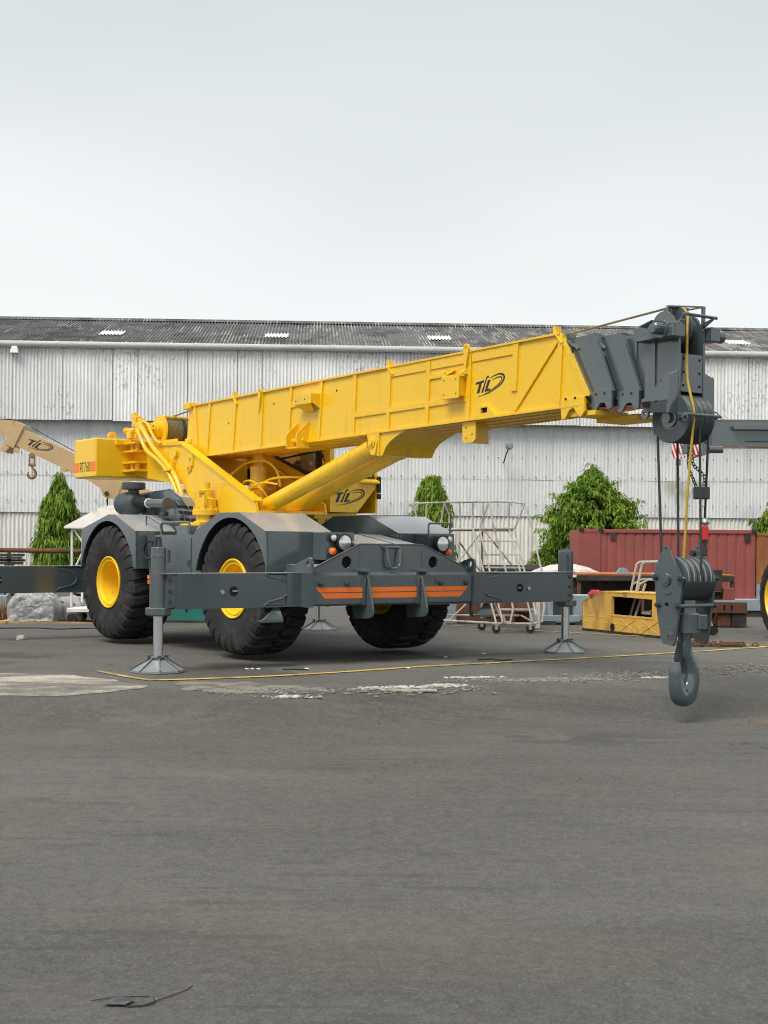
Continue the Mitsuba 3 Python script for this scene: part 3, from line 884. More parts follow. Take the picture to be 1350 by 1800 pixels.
# --- head lamps
def lamp(y0, y1, ym, inner):
    b = K('lamp_bracket', cat(box(2.90, 3.22, y0, y1, 1.40, 1.775, .012), box(3.20, 3.235, y0 + .0, y1, 1.40, 1.775)), 'm_grey')
    hl = K('headlight', lathe([(0, -.16), (.07, -.15), (.11, -.06), (.122, -.01), (.122, .012), (.105, .02), (.100, .008), (0, .0)], (3.33, ym, 1.632), 'x', 28, closed=False), 'm_black')
    K('lens', lathe([(.0, .030), (.05, .027), (.102, .010), (.102, 0), (0, 0)], (3.333, ym, 1.632), 'x', 28, closed=False), 'm_lens', hl)
    o = .155 if inner else -.155
    sl = K('side_lamp', lathe([(0, -.05), (.045, -.03), (.055, .02), (.048, .03), (0, .035)], (3.27, ym + o * (1 if inner else 1), 1.695), 'x', 18, closed=False), 'm_black')
    K('lens', lathe([(0, .045), (.03, .042), (.046, .03), (0, .03)], (3.272, ym + o, 1.695), 'x', 18, closed=False), 'm_lens', sl)
    il = K('indicator_lamp', lathe([(0, -.04), (.05, -.04), (.05, .0), (0, .0)], (3.28, ym + (.165 if inner else -.135), 1.515), 'x', 18, closed=False), 'm_grey')
    K('lens', lathe([(0, .0), (.05, .0), (.05, .02), (.042, .045), (.022, .06), (0, .062)], (3.28, ym + (.165 if inner else -.135), 1.515), 'x', 18, closed=False), 'm_amber', il)


lamp(.44, .90, .665, True)
lamp(-1.28, -.86, -1.035, False)
# hanging steps under the beam sleeves
for y, x in ((1.86, 3.30), (-1.62, 3.45)):
    K('hanging_step', cat(box(x - .02, x + .02, y - .16, y - .12, .60, .80), box(x - .02, x + .02, y + .12, y + .16, .60, .80), hull([(x - .02, y - .16, .62), (x - .02, y + .16, .62), (x + .13, y - .16, .62), (x + .13, y + .16, .62), (x - .02, y - .16, .59), (x - .02, y + .16, .59), (x + .13, y - .16, .59), (x + .13, y + .16, .59)]), hull([(x + .11, y - .16, .62), (x + .13, y - .16, .62), (x + .11, y + .16, .62), (x + .13, y + .16, .62), (x + .0, y - .16, .79), (x + .02, y - .16, .79), (x + .0, y - .12, .79), (x + .02, y - .12, .79)])), 'm_grey')

# --- engine hood, louvres, air cleaner
hd = K('engine_hood', prism([(-2.62, 1.55), (-2.62, 2.25), (-2.45, 2.46), (-1.42, 2.50), (-1.05, 2.36), (-.45, 1.93), (-.45, 1.55)], -.80, .80), 'm_grey')
K('grille_panel', prism([(-1.20, 2.30), (-.60, 1.97), (-.50, 1.70), (-1.05, 1.80)], .80, .812), 'm_grey', hd)
for r in range(5):
    for q in range(3):
        x0, z0 = -1.13 + q * .185 + r * .035, 2.235 - r * .088 - q * .012 - (.02 if r > 1 else 0)
        K('louvre_slot', prism([(x0, z0), (x0 + .15, z0 - .010), (x0 + .165, z0 - .062), (x0 + .015, z0 - .052)], .812, .816), 'm_hole', hd)
K('hood_rib', cat(sweep([(-1.42, .805, 2.5), (-1.05, .805, 2.36), (-1.0, .805, 1.8)], .012, 6)), 'm_grey', hd)
ac = K('air_cleaner', lathe([(0, -.25), (.17, -.25), (.19, -.22), (.19, -.09), (.197, -.085), (.197, -.065), (.19, -.06), (.19, .10), (.197, .105), (.197, .125), (.19, .13), (.185, .20), (.12, .25), (0, .26)], (-2.40, 1.02, 2.275), 'x', 28, closed=False), 'm_sheave')
K('intake_cap', cat(lathe([(0, 2.43), (.09, 2.40), (.09, 2.50), (.185, 2.51), (.195, 2.53), (.195, 2.61), (.18, 2.625), (0, 2.63)], (-2.27, 1.02, 0), 'z', 28, closed=False)), 'm_sheave', ac)
K('elbow', cat(sweep(curve([(-2.14, 1.02, 2.29), (-1.98, 1.02, 2.30), (-1.86, 1.02, 2.29), (-1.72, 1.02, 2.27)], 6), .075, 16), *[lathe([(.07, -.02), (.085, -.012), (.085, .012), (.07, .02)], (x, 1.02, 2.292), 'x', 18) for x in (-2.0, -1.93, -1.86)]), 'm_black', ac)
K('clamp', lathe([(.070, -.014), (.080, -.014), (.080, .014), (.070, .014)], (-1.71, 1.02, 2.27), 'x', 18), 'm_white', ac)
K('pipe', cat(tube((-1.72, 1.02, 2.27), (-1.12, 1.02, 2.25), .068, 16), disc((-1.10, 1.02, 2.25), .095, .05, 'x', 16)), 'm_grey', ac)
K('deck_plate', box(-3.0, -.95, .56, .85, 2.02, 2.055), 'm_grey')
K('deck_fittings', cat(box(-1.9, -1.75, .85, .9, 2.05, 2.2), box(-1.3, -1.15, .95, 1.05, 2.05, 2.13, .02), tube((-1.5, .95, 2.05), (-1.5, .95, 2.22), .012), hose([(-.9, 1.2, 1.8), (-.85, 1.25, 1.9), (-.7, 1.2, 1.95), (-.6, 1.1, 1.8)], .02)), 'm_greydark')

# --- turntable and superstructure
S('turntable', lathe([(0, 1.60), (.72, 1.60), (.72, 1.92), (.78, 1.93), (.78, 2.06), (0, 2.06)], (0, 0, 0), 'z', 48, closed=False), 'm_greydark')
plate = Polygon([(-2.21, 3.25), (-1.34, 3.215), (.98, 2.235), (1.02, 2.07), (-.79, 2.07), (-1.32, 2.60), (-2.21, 3.10)])
sp = S('side_plate', prism(plate, .59, .63), 'm_yellow')
lipm = []
for a, b in (((-2.21, 3.25), (-1.34, 3.215)), ((-1.34, 3.215), (.98, 2.235))):
    a, b = np.array(a), np.array(b)
    d = (b - a) / np.linalg.norm(b - a)
    nn = np.array([-d[1], d[0]])
    lipm.append(prism(Polygon([a, b, b + nn * .028, a + nn * .028]), .50, .66))
S('edge_flange', cat(lipm), 'm_yellow', sp)
emb = cat(disc((-1.08, .64, 2.85), .085, .04, 'y', 16), disc((-1.02, .64, 2.99), .075, .04, 'y', 16), hull([(-1.02, .66, 3.04), (-.93, .66, 3.02), (-1.0, .66, 2.86), (-.94, .66, 2.86), (-1.02, .63, 3.04), (-.93, .63, 3.02), (-1.0, .63, 2.86), (-.94, .63, 2.86)]), disc((-1.02, .67, 2.99), .03, .03, 'y', 10), disc((-1.08, .67, 2.85), .035, .03, 'y', 10))
S('pin_keeper', emb, 'm_yellow', sp)
pl2 = plate.difference(affinity.scale(Point(-1.6, 2.79).buffer(.5), 1.0, .22))
S('side_plate', prism(pl2, -.63, -.59), 'm_yellow')
S('port_shade', prism(affinity.scale(Point(-1.6, 2.79).buffer(.6), .95, .28), -.66, -.64), 'm_greydark')  # added dark disc that paints shade into the port opening
S('deck_plates', cat(box(-1.0, 1.0, -.59, .59, 2.07, 2.12), box(-.15, .12, -.59, .59, 2.12, 2.32), box(.55, .62, -.59, .59, 2.12, 2.22)), 'm_yellow')
S('cross_box', cat(box(-.95, -.40, -.50, -.05, 2.30, 2.50, .01), box(-.35, .3, -.55, -.2, 2.12, 2.42, .01), box(-.9, -.35, -.55, -.5, 2.3, 2.55)), 'm_yellow')
S('boom_pin', tube((-1.55, -.68, 3.10), (-1.55, .68, 3.10), .09, 18), 'm_yellow')
gb = S('slew_gearbox', cat(lathe([(0, 1.86), (.19, 1.86), (.19, 1.96), (.15, 1.97), (.15, 2.05), (.205, 2.06), (.205, 2.14), (.165, 2.15), (.165, 2.31), (.10, 2.33), (.10, 2.45), (.07, 2.46), (.07, 2.56), (0, 2.56)], (-.27, .78, 0), 'z', 24, closed=False), box(-.72, -.1, .55, .98, 1.90, 1.945), box(-.36, -.18, .72, .95, 2.40, 2.44)), 'm_yellow')
S('stud_ring', cat([disc((-.27 + .18 * math.cos(t), .78 + .18 * math.sin(t), 2.16), .016, .05, 'z', 6) for t in np.arange(0, 6.2, .63)] + [box(-.18, -.10, .85, .90, 2.2, 2.36)]), 'm_yellow', gb)

# rear frame, counterweight
S('rear_frame', cat(prism([(-3.25, 2.80), (-3.25, 3.37), (-1.5, 3.29), (-1.3, 3.0), (-1.3, 2.60), (-1.85, 2.62)], -.57, .57), box(-3.4, -1.6, .57, .585, 3.28, 3.34)), 'm_yellow')
for x, z in ((-2.98, 3.26), (-2.98, 2.93)):
    pk = S('pin_bracket', cat(box(x - .22, x + .28, .57, .80, z + .055, z + .085), box(x - .22, x + .28, .57, .80, z - .085, z - .055)), 'm_yellow')
    for dx in (-.05, .13):
        S('pin', tube((x + dx, .68, z - .06), (x + dx, .68, z + .06), .045), 'm_yellow', pk)
cwt = S('counterweight', cat(box(-4.07, -3.185, -1.3, 1.3, 2.745, 3.41, .02)), 'm_yellow')
S('lifting_eye', lathe([(.035, -.02), (.085, -.02), (.085, .02), (.035, .02)], (-3.5, .85, 3.47), 'x', 20), 'm_yellow', cwt)
S('lifting_eye', lathe([(.035, -.02), (.085, -.02), (.085, .02), (.035, .02)], (-3.5, -.85, 3.47), 'x', 20), 'm_yellow', cwt)
S('step_bar', box(-3.185, -3.12, .60, .95, 3.30, 3.40, .01), 'm_yellow', cwt)
for x0 in (-4.055, -3.395):
    for z0 in (2.845, 2.932):
        S('orange_stripe', box(x0, x0 + .195, 1.300, 1.304, z0, z0 + .078), 'm_orange', cwt)


def lettering(m, x, y, z, sx=1.0, fr=None):
    v = m.vertices
    return trimesh.Trimesh(np.c_[x + v[:, 0] * sx, y + v[:, 2], z + v[:, 1]], m.faces[:, ::-1], process=False)


tx = meshkit.text_mesh('RT760', .165, .004)
w = tx.bounds[1, 0] - tx.bounds[0, 0]
S('lettering', lettering(tx, -3.83, 1.300, 2.845, .41 / w), 'm_decal', cwt)

# winch
wn = S('winch', cat(disc((-2.77, .30, 3.565), .262, .035, 'y', 40), disc((-2.77, -.45, 3.565), .262, .035, 'y', 40), tube((-2.62, .30, 3.79), (-2.62, -.45, 3.79), .016, 8), disc((-2.77, .36, 3.565), .15, .10, 'y', 24), box(-3.0, -2.55, -.5, .33, 3.28, 3.345), *[hull([(-2.95, y0, 3.30), (-2.58, y0, 3.30), (-2.95, y0 + .03, 3.30), (-2.58, y0 + .03, 3.30), (-2.85, y0, 3.5), (-2.7, y0, 3.5), (-2.85, y0 + .03, 3.5), (-2.7, y0 + .03, 3.5)]) for y0 in (.30, -.48)]), 'm_yellow')
dp = []
for i in range(30):
    y = .28 - i * .024
    if abs(i - 14) < 2:
        dp += [(.222, y), (.222, y - .012)]
    else:
        dp += [(.226, y), (.2345, y - .006), (.2345, y - .017), (.226, y - .0235)]
S('rope_coil', lathe([(0, .28)] + dp + [(0, dp[-1][1])], (-2.77, 0, 3.565), 'y', 40, closed=False), 'm_ropewound', wn)
S('coil_gap', lathe([(.20, -.03), (.229, -.03), (.229, -.10), (.20, -.10)], (-2.77, 0, 3.565), 'y', 40), 'm_rope', wn)
mo = S('motor', cat(disc((-2.77, .50, 3.565), .085, .22, 'y', 20), box(-2.90, -2.64, .56, .72, 3.50, 3.68, .02), disc((-2.77, .43, 3.565), .125, .06, 'y', 20), *[disc((-2.77 + .1 * math.cos(t), .47, 3.565 + .1 * math.sin(t)), .016, .05, 'y', 6) for t in np.arange(0, 6.2, .8)], box(-3.02, -2.88, .58, .72, 3.60, 3.80, .015), box(-3.08, -2.96, .62, .70, 3.70, 3.86, .01), box(-2.84, -2.72, .60, .70, 3.66, 3.74, .01), tube((-3.30, .66, 3.57), (-2.9, .66, 3.57), .04, 12), disc((-3.32, .66, 3.57), .06, .05, 'x', 8), box(-3.18, -3.02, .58, .74, 3.42, 3.54, .012), tube((-2.95, .66, 3.42), (-2.95, .66, 3.6), .03, 10), tube((-3.12, .68, 3.3), (-3.12, .68, 3.46), .035, 10)), 'm_yellow', wn)
for pts, r in (([(-2.66, .72, 3.60), (-2.50, .74, 3.50), (-2.2, .72, 3.22), (-1.75, .72, 2.95), (-1.42, .72, 2.72), (-1.22, .71, 2.45), (-1.17, .70, 2.27), (-1.05, .68, 2.17)], .040),
               ([(-2.75, .74, 3.55), (-2.55, .76, 3.36), (-2.35, .75, 3.16), (-1.95, .74, 2.98), (-1.62, .74, 2.78), (-1.38, .73, 2.52), (-1.25, .72, 2.32), (-1.1, .70, 2.20)], .036),
               ([(-2.7, .68, 3.7), (-2.45, .7, 3.62), (-2.2, .70, 3.38), (-2.0, .68, 3.27)], .022)):
    S('hydraulic_hose', hose(pts, r, 10), 'm_yellow')
S('hose_clamp', cat(box(-1.72, -1.48, .69, .79, 2.80, 2.83), box(-1.62, -1.57, .64, .70, 2.76, 2.95)), 'm_yellow')
S('hose_fitting', cat(disc((-1.02, .67, 2.15), .045, .12, 'x', 10), disc((-1.10, .69, 2.18), .055, .05, 'x', 10)), 'm_yellow')

# --- lift cylinders, post and hoses between the plates
lc = np.array([(.60, 2.155), (3.50, 2.93)])
for y in (.28, -.21):
    a, b = np.array([lc[0, 0], y, lc[0, 1]]), np.array([lc[1, 0], y, lc[1, 1]])
    d = (b - a) / np.linalg.norm(b - a)
    L = S('lift_cylinder', cat(sweep([a, a + d * .02, b - d * .10, b - d * .09, b - d * .02, b], [.108, .120, .120, .131, .131, .120], 28)), 'm_yellow')
    S('rod', tube(b - d * .05, b + d * .22, .075, 18), 'm_rod', L)
S('lift_pin', tube((.62, -.6, 2.19), (.62, .6, 2.19), .08, 16), 'm_yellow')
S('swivel_post', cat(lathe([(0, 2.12), (.12, 2.12), (.12, 2.48), (.15, 2.49), (.15, 2.54), (.128, 2.55), (.128, 2.83), (.0, 2.83)], (.0, 0, 0), 'z', 24, closed=False), box(-.06, .06, -.05, .05, 2.83, 3.06)), 'm_yellow')
for pts, r in (([(-.62, .25, 2.60), (-.45, .22, 2.72), (-.1, .15, 2.88), (.35, .1, 2.90), (.62, .05, 2.75), (.66, .0, 2.50)], .019),
               ([(-.2, .2, 2.45), (.0, .25, 2.58), (.25, .25, 2.58), (.45, .2, 2.45), (.5, .1, 2.3)], .016),
               ([(.3, .2, 2.35), (.5, .2, 2.55), (.8, .15, 2.62), (1.2, .0, 2.62), (1.5, -.3, 2.6)], .018),
               ([(.1, .3, 2.3), (.3, .32, 2.46), (.6, .28, 2.55), (.9, .2, 2.52)], .015)):
    S('boom_hose', hose(pts, r, 8), 'm_yellow')
S('valve_block', cat(box(-.5, -.15, .1, .4, 2.12, 2.40, .015), box(.15, .42, .15, .42, 2.12, 2.34, .015), box(.45, .8, .35, .45, 2.12, 2.28, .01), *[tube((.2 + .08 * i, .3, 2.3), (.2 + .08 * i, .3, 2.44), .02, 8) for i in range(3)]), 'm_yellow')
S('fitting', cat(disc((-.62, .25, 2.56), .04, .12, 'x', 8), disc((.02, .3, 2.36), .035, .1, 'z', 8), box(-.34, -.24, .3, .42, 2.24, 2.42)), 'm_black')

# --- boom: yellow base section
def bz(x):      # lower edge
    return 3.034 + .0165 * x


def tz(x):      # upper edge
    return 3.888 + .0155 * x


HW = .42
bm = S('boom_base', prism([(-1.50, tz(-1.5)), (-1.58, 3.27), (-1.02, bz(-1.0)), (7.66, bz(7.66)), (7.72, 3.28), (7.30, tz(7.3))], -HW, HW), 'm_yellow')
S('bottom_lip', hull([(x, y, bz(x) + d) for x in (-1.0, 7.64) for y in (HW - .02, HW + .035) for d in (-.004, .022)]), 'm_yellow', bm)
S('top_lip', hull([(x, y, tz(x) + d) for x in (-1.5, 7.32) for y in (HW - .02, HW + .035) for d in (-.012, .012)]), 'm_yellow', bm)


def vbar(x, xb, z0, z1, w=.055, y=HW, t=.024):
    return hull([(xx + dx, yy, z) for (xx, z) in ((xb, z0), (x, z1)) for dx in (-w / 2, w / 2) for yy in (y - .01, y + t)])


for xt, xb in ((-1.28, -1.18), (-.78, -.88), (.04, -.06), (.84, .78), (1.65, 1.56), (2.44, 2.36), (3.27, 3.22), (4.06, 4.02), (4.90, 4.86), (5.72, 5.68), (7.33, 7.28)):
    S('rib', vbar(xt, xb, bz(xb) + .01, tz(xt) - .01, .075 if xt > 2 else .055), 'm_yellow', bm)
S('rib', vbar(6.57, 6.53, 3.42, tz(6.5) - .01, .09), 'm_yellow', bm)
S('rib', vbar(7.26, 6.50, bz(6.5) + .01, tz(7.2) - .08, .07), 'm_yellow', bm)
for x0, x1, z, w in ((3.27, 4.04, 3.375, .07), (4.04, 4.88, 3.385, .07), (4.88, 5.70, 3.395, .07), (1.60, 2.40, 3.63, .06), (4.92, 5.22, 3.735, .06)):
    S('rib', hull([(x, yy, z + .0155 * (x - x0) + dz) for x in (x0, x1) for yy in (HW - .01, HW + .022) for dz in (-w / 2, w / 2)]), 'm_yellow', bm)
for x0, x1 in ((4.10, 4.86), (4.94, 5.68), (5.76, 6.52)):
    S('top_band', hull([(x, yy, tz(x) - o) for x in (x0, x1) for yy in (HW - .01, HW + .018) for o in (.01, .135)]), 'm_yellow', bm)
# brackets on the side
bb = S('side_bracket', cat(box(1.96, 2.42, HW, .60, 3.72, 3.735), hull([(1.96, .585, 3.73), (2.42, .585, 3.73), (1.96, .60, 3.73), (2.42, .60, 3.73), (1.96, .585, 3.60), (2.42, .585, 3.60), (1.96, .60, 3.60), (2.42, .60, 3.60)]), hull([(2.40, .42, 3.73), (2.42, .42, 3.73), (2.40, .60, 3.73), (2.42, .60, 3.73), (2.40, .42, 3.52), (2.42, .42, 3.52), (2.40, .60, 3.62), (2.42, .60, 3.62)]), hull([(1.98, .59, 3.60), (2.40, .59, 3.60), (1.98, .60, 3.60), (2.40, .60, 3.60), (2.06, .43, 3.50), (2.26, .43, 3.50), (2.06, .44, 3.50), (2.26, .44, 3.50)])), 'm_yellow', bm)
S('bolt_hole', cat(*[disc((x, .601, z), .012, .003, 'y', 10) for x, z in ((2.03, 3.65), (2.26, 3.66))], *[disc((x, HW + .002, z), .016, .003, 'y', 10) for x, z in ((1.14, 3.70), (2.80, 3.75), (-.2, 3.5))]), 'm_hole', bm)
for x in (1.82, 2.10):
    S('side_fin', hull([(x - .012, HW, 3.38), (x + .012, HW, 3.38), (x - .012, HW, 2.99), (x + .012, HW, 2.99), (x - .012, .62, 3.20), (x + .012, .62, 3.20), (x - .012, .64, 3.14), (x + .012, .64, 3.14), (x - .012, .62, 3.0), (x + .012, .62, 3.0)]), 'm_yellow', bm)
S('fin_tie', cat(box(1.78, 2.14, .44, .60, 2.985, 3.005), tube((1.80, .52, 3.10), (2.14, .52, 3.10), .03, 10)), 'm_yellow', bm)
pp = S('mounting_plate', cat(box(5.315, 5.655, .545, .56, 3.405, 3.695, .004), *[box(x - .012, x + .012, HW, .546, 3.44, 3.68) for x in (5.36, 5.62)], hull([(5.30, .43, 3.72), (5.34, .43, 3.72), (5.30, .55, 3.69), (5.34, .55, 3.69), (5.40, .43, 3.78), (5.44, .43, 3.78)]), hull([(5.60, .43, 3.70), (5.70, .43, 3.70), (5.64, .55, 3.69), (5.66, .55, 3.69), (5.66, .43, 3.80), (5.70, .43, 3.80)])), 'm_yellow', bm)
S('bolt_hole', cat(*[disc((x, .561, z), .010, .003, 'y', 10) for x in (5.37, 5.60) for z in (3.46, 3.64)]), 'm_hole', bm)
for x, z0, z1, r in ((5.685, 3.66, 4.07, .05), (.80, 3.56, 3.96, .045)):
    S('lifting_lug', prism(Polygon([(x - .02, z0)] + [(x + r * math.cos(t), z1 - r + r * math.sin(t)) for t in np.linspace(-.3, PI + .3, 12)]).difference(Point(x, z1 - r).buffer(r * .4)), HW + .026, HW + .056), 'm_yellow', bm)
for x in (-.05, 4.02, 7.22):
    S('hose_clip', cat(box(x - .02, x + .03, HW - .06, HW + .02, tz(x), tz(x) + .09), hull([(x, HW + .02, tz(x) + .02), (x + .02, HW + .05, tz(x) + .02), (x + .02, HW + .02, tz(x) + .02), (x + .12, HW + .02, tz(x) - .10), (x + .14, HW + .05, tz(x) - .11), (x + .15, HW + .02, tz(x) - .10)])), 'm_yellow', bm)
S('rear_bracket', cat(box(-1.60, -1.38, HW - .10, HW + .06, tz(-1.5) - .05, tz(-1.5) + .06, .01), box(-1.62, -1.40, HW - .4, HW + .02, 3.26, 3.34, .01)), 'm_yellow', bm)
S('latch_housing', cat(prism(Polygon([(5.76, bz(5.8) + .005), (5.93, 3.29), (6.08, 3.29), (6.25, bz(6.2) + .005)]).difference(sbox(5.95, 3.20, 6.07, 3.265)), HW, HW + .035)), 'm_yellow', bm)
S('latch_opening', box(5.95, 6.07, HW + .002, HW + .006, 3.20, 3.265), 'm_hole', bm)
hb = S('hanging_bracket', cat(box(5.55, 5.57, .0, HW - .02, 2.87, 3.12), prism([(5.55, 3.12), (5.55, 2.90), (5.60, 2.86), (5.75, 2.86), (5.80, 2.90), (5.80, 3.12)], HW - .03, HW - .01)), 'm_yellow', bm)
S('bolt_hole', cat(*[disc((x, HW - .009, z), .012, .003, 'y', 10) for x, z in ((5.62, 2.92), (5.62, 3.05), (5.74, 2.96))]), 'm_hole', bm)
saddle = Polygon([(3.56, bz(3.6) + .004), (3.66, 2.80), (3.90, 2.795), (3.92, 2.83), (3.97, 2.90), (4.06, 2.97), (4.2, 3.03), (4.45, bz(4.4) + .004)])
sdl = S('cylinder_saddle', prism(saddle, -HW + .01, HW + .004), 'm_yellow', bm)
S('saddle_cheek', cat(prism([(3.57, bz(3.6)), (3.665, 2.81), (3.76, 2.81), (3.85, bz(3.8))], HW + .004, HW + .03), disc((3.69, HW + .03, 2.98), .075, .03, 'y', 20), disc((3.69, HW + .05, 2.98), .045, .03, 'y', 16), box(3.83, 3.855, HW, HW + .035, 2.84, bz(3.8))), 'm_yellow', bm)
# stiffeners under the boom
S('belly_seam', cat(*[hull([(x, y, bz(x) + d) for x in (-.9, 7.5) for y in (yy - .03, yy + .03) for d in (-.012, .004)]) for yy in (-.36, -.12, .14, .36)]), 'm_yellow', bm)


def taper(pts, w):
    """a stroke of changing width through pts"""
    L = curve(np.c_[np.asarray(pts, float), np.zeros(len(pts))], 6)[:, :2]
    ww = np.interp(np.linspace(0, len(w) - 1, len(L)), range(len(w)), w)[:, None] / 2
    tg = np.gradient(L, axis=0)
    tg /= np.linalg.norm(tg, axis=1, keepdims=True)
    nn = np.c_[-tg[:, 1], tg[:, 0]]
    return Polygon(np.vstack([L + nn * ww, (L - nn * ww)[::-1]])).buffer(0)


def logo2d():
    """three slanted letters, an arrow head on the middle one, and a double swoosh; unit width"""
    g = [Polygon([(.015, .335), (.30, .365), (.285, .315), (.215, .308), (.125, .085), (.035, .085), (.125, .300), (.00, .288)]),
         Polygon([(.19, .085), (.255, .085), (.405, .405), (.475, .405), (.435, .465), (.345, .395), (.365, .390)]),
         Polygon([(.305, .085), (.50, .115), (.505, .155), (.405, .150), (.525, .352), (.435, .352), (.405, .30)]),
         taper([(.517, .389), (.68, .432), (.844, .447), (.955, .415), (.990, .355), (.952, .275), (.844, .195), (.667, .125), (.42, .050), (.08, .005)], [.012, .024, .034, .052, .050, .036, .030, .024, .018, .008]),
         taper([(.59, .344), (.70, .368), (.81, .382), (.892, .368), (.912, .325), (.844, .250), (.70, .175), (.53, .110), (.30, .045)], [.010, .018, .026, .030, .028, .022, .020, .014, .006])]
    return union_all([q.buffer(0) for q in g])


LOGO = logo2d()


def logo(x, y, z, w, pitch=0.0, t=.003):
    u = affinity.scale(LOGO, w, w, origin=(0, 0))
    u = affinity.rotate(u, pitch, origin=(0, 0))
    u = affinity.translate(u, x, z)
    return prism(u, y, y + t)


S('logo', logo(5.82, HW + .001, 3.405, .53, 1), 'm_decal', bm)


# --- telescoping sections
def section(name, hw, xt, zt_, xb, zb_, x_in, drop):
    b0 = 3.06 + (.42 - hw) * .9
    k = S(name, prism([(x_in, zt_ - .03), (xt, zt_), (xb, zb_ + .02), (xb - .03, zb_ - .06), (x_in, b0 + .03)], -hw, hw), 'm_grey')
    for ya, yb in ((hw - .012, hw + .026), (-hw - .026, -hw + .012)):
        S('end_flange', hull([(x, y, z) for (x, z) in ((xt - .02, zt_), (xt + .03, zt_), (xb - .02, zb_ + .02), (xb + .03, zb_ + .02)) for y in (ya, yb)]), 'm_grey', k)
    S('mouth_shade', hull([(x, y, z) for (x, z) in ((xt, zt_ - .02), (xt + .006, zt_ - .02), (xb, zb_ + .02), (xb + .006, zb_ + .02)) for y in (-hw + .013, hw - .013)]), 'm_hole', k)  # dark plate painting the shade inside the section end
    S('collar_rib', hull([(x, y, z) for (x, z) in ((xt - .38, zt_ - .02), (xt - .33, zt_ - .02), (xt - .40, b0 + .3), (xt - .38, b0 + .3)) for y in (hw - .01, hw + .018)]), 'm_grey', k)
    pad = Polygon([(xb - .30, zb_ + .03), (xb + .01, zb_ + .04), (xb + .01, zb_ - .16), (xb - .05, zb_ - .18), (xb - .10, zb_ - .10), (xb - .17, zb_ - .10), (xb - .24, zb_ - .19), (xb - .30, zb_ - .19)])
    S('wear_pad', prism(pad, hw, hw + .03), 'm_grey' if 'base' not in name else 'm_yellow', k)
    for dx in (-.23, -.10):
        S('pad_bolt', disc((xb + dx, hw + .033, zb_), .016, .012, 'y', 8), 'm_greydark', k)
    S('top_clip', cat(box(xt - .52, xt - .40, hw - .10, hw + .01, zt_ - .01, zt_ + .07), hull([(xt - .45, hw, zt_), (xt - .38, hw, zt_), (xt - .45, hw + .03, zt_), (xt - .28, hw + .0, zt_ - .13), (xt - .24, hw + .03, zt_ - .13), (xt - .24, hw, zt_ - .10)]), box(xt - .40, xt, -hw, hw, zt_ - .005, zt_ + .02)), 'm_grey', k)
    S('bottom_rail', box(x_in, xb - .28, hw - .02, hw + .012, b0 + .02, b0 + .05), 'm_grey', k)
    return k


bp_ = Polygon([(7.34, 3.24), (7.72, 3.26), (7.73, 3.10), (7.67, 3.03), (7.62, 3.06), (7.55, 3.15), (7.48, 3.12), (7.42, 3.03), (7.36, 3.02)])
S('wear_pad', prism(bp_, HW, HW + .03), 'm_yellow', bm)
for x in (7.43, 7.58):
    S('pad_bolt', disc((x, HW + .033, 3.25), .014, .012, 'y', 8), 'm_black', bm)
for ya, yb in ((HW - .014, HW + .018), (-HW - .018, -HW + .014)):
    S('end_flange', hull([(x, y, z) for (x, z) in ((7.29, tz(7.3)), (7.335, tz(7.3)), (7.71, 3.26), (7.755, 3.26)) for y in (ya, yb)]), 'm_yellow', bm)
S('mouth_shade', hull([(x, y, z) for (x, z) in ((7.30, tz(7.3) - .03), (7.308, tz(7.3) - .03), (7.725, 3.22), (7.733, 3.22)) for y in (-HW + .015, HW - .015)]), 'm_hole', bm)  # near-black plate stands for the shade in the open boom end
S('chin_plate', cat(box(7.5, 8.15, -.40, .05, 3.00, 3.06, .01), box(7.45, 7.85, -.1, .40, 3.05, 3.10)), 'm_yellow', bm)
s2 = section('boom_section', .345, 7.775, 3.930, 8.06, 3.275, 6.6, 0)
s3 = section('boom_section', .280, 8.125, 3.905, 8.40, 3.25, 7.2, 0)
s4 = S('boom_tip_section', prism([(7.4, 3.86), (8.56, 3.86), (8.56, 3.12), (7.4, 3.16)], -.225, .225), 'm_grey')
lab(s2, 'grey inner boom section next to the yellow base')
S('rib', vbar(8.30, 8.27, 3.2, 3.84, .03, .225, .015), 'm_grey', s4)

# --- boom head
HP = Polygon([(8.42, 3.80), (8.50, 3.86), (8.50, 3.95)] + arc(8.655, 3.945, .155, 180, 20, 10) + [(8.82, 3.98), (8.875, 3.90), (8.885, 2.93)] + arc(8.765, 2.955, .125, -10, -170, 8) + [(8.60, 3.02), (8.38, 3.04), (8.44, 3.35)])
HPR = HP
hd_ = S('boom_head', cat(prism(HP, .175, .205), prism(HPR, -.205, -.175), box(8.44, 8.47, -.175, .175, 3.1, 3.8)), 'm_grey')
S('face_plate', box(8.855, 8.87, -.175, .175, 3.235, 3.635), 'm_grey', hd_)
S('face_bolt', cat(*[disc((8.873, y, z), .014, .008, 'x', 10) for y in (-.125, .125) for z in (3.30, 3.44, 3.58)]), 'm_hole', hd_)
S('web_plate', hull([(8.44, .25, 3.80), (8.44, .25, 3.10), (8.52, .205, 3.75), (8.56, .205, 3.10), (8.42, .2, 3.8), (8.42, .2, 3.1)]), 'm_grey', hd_)
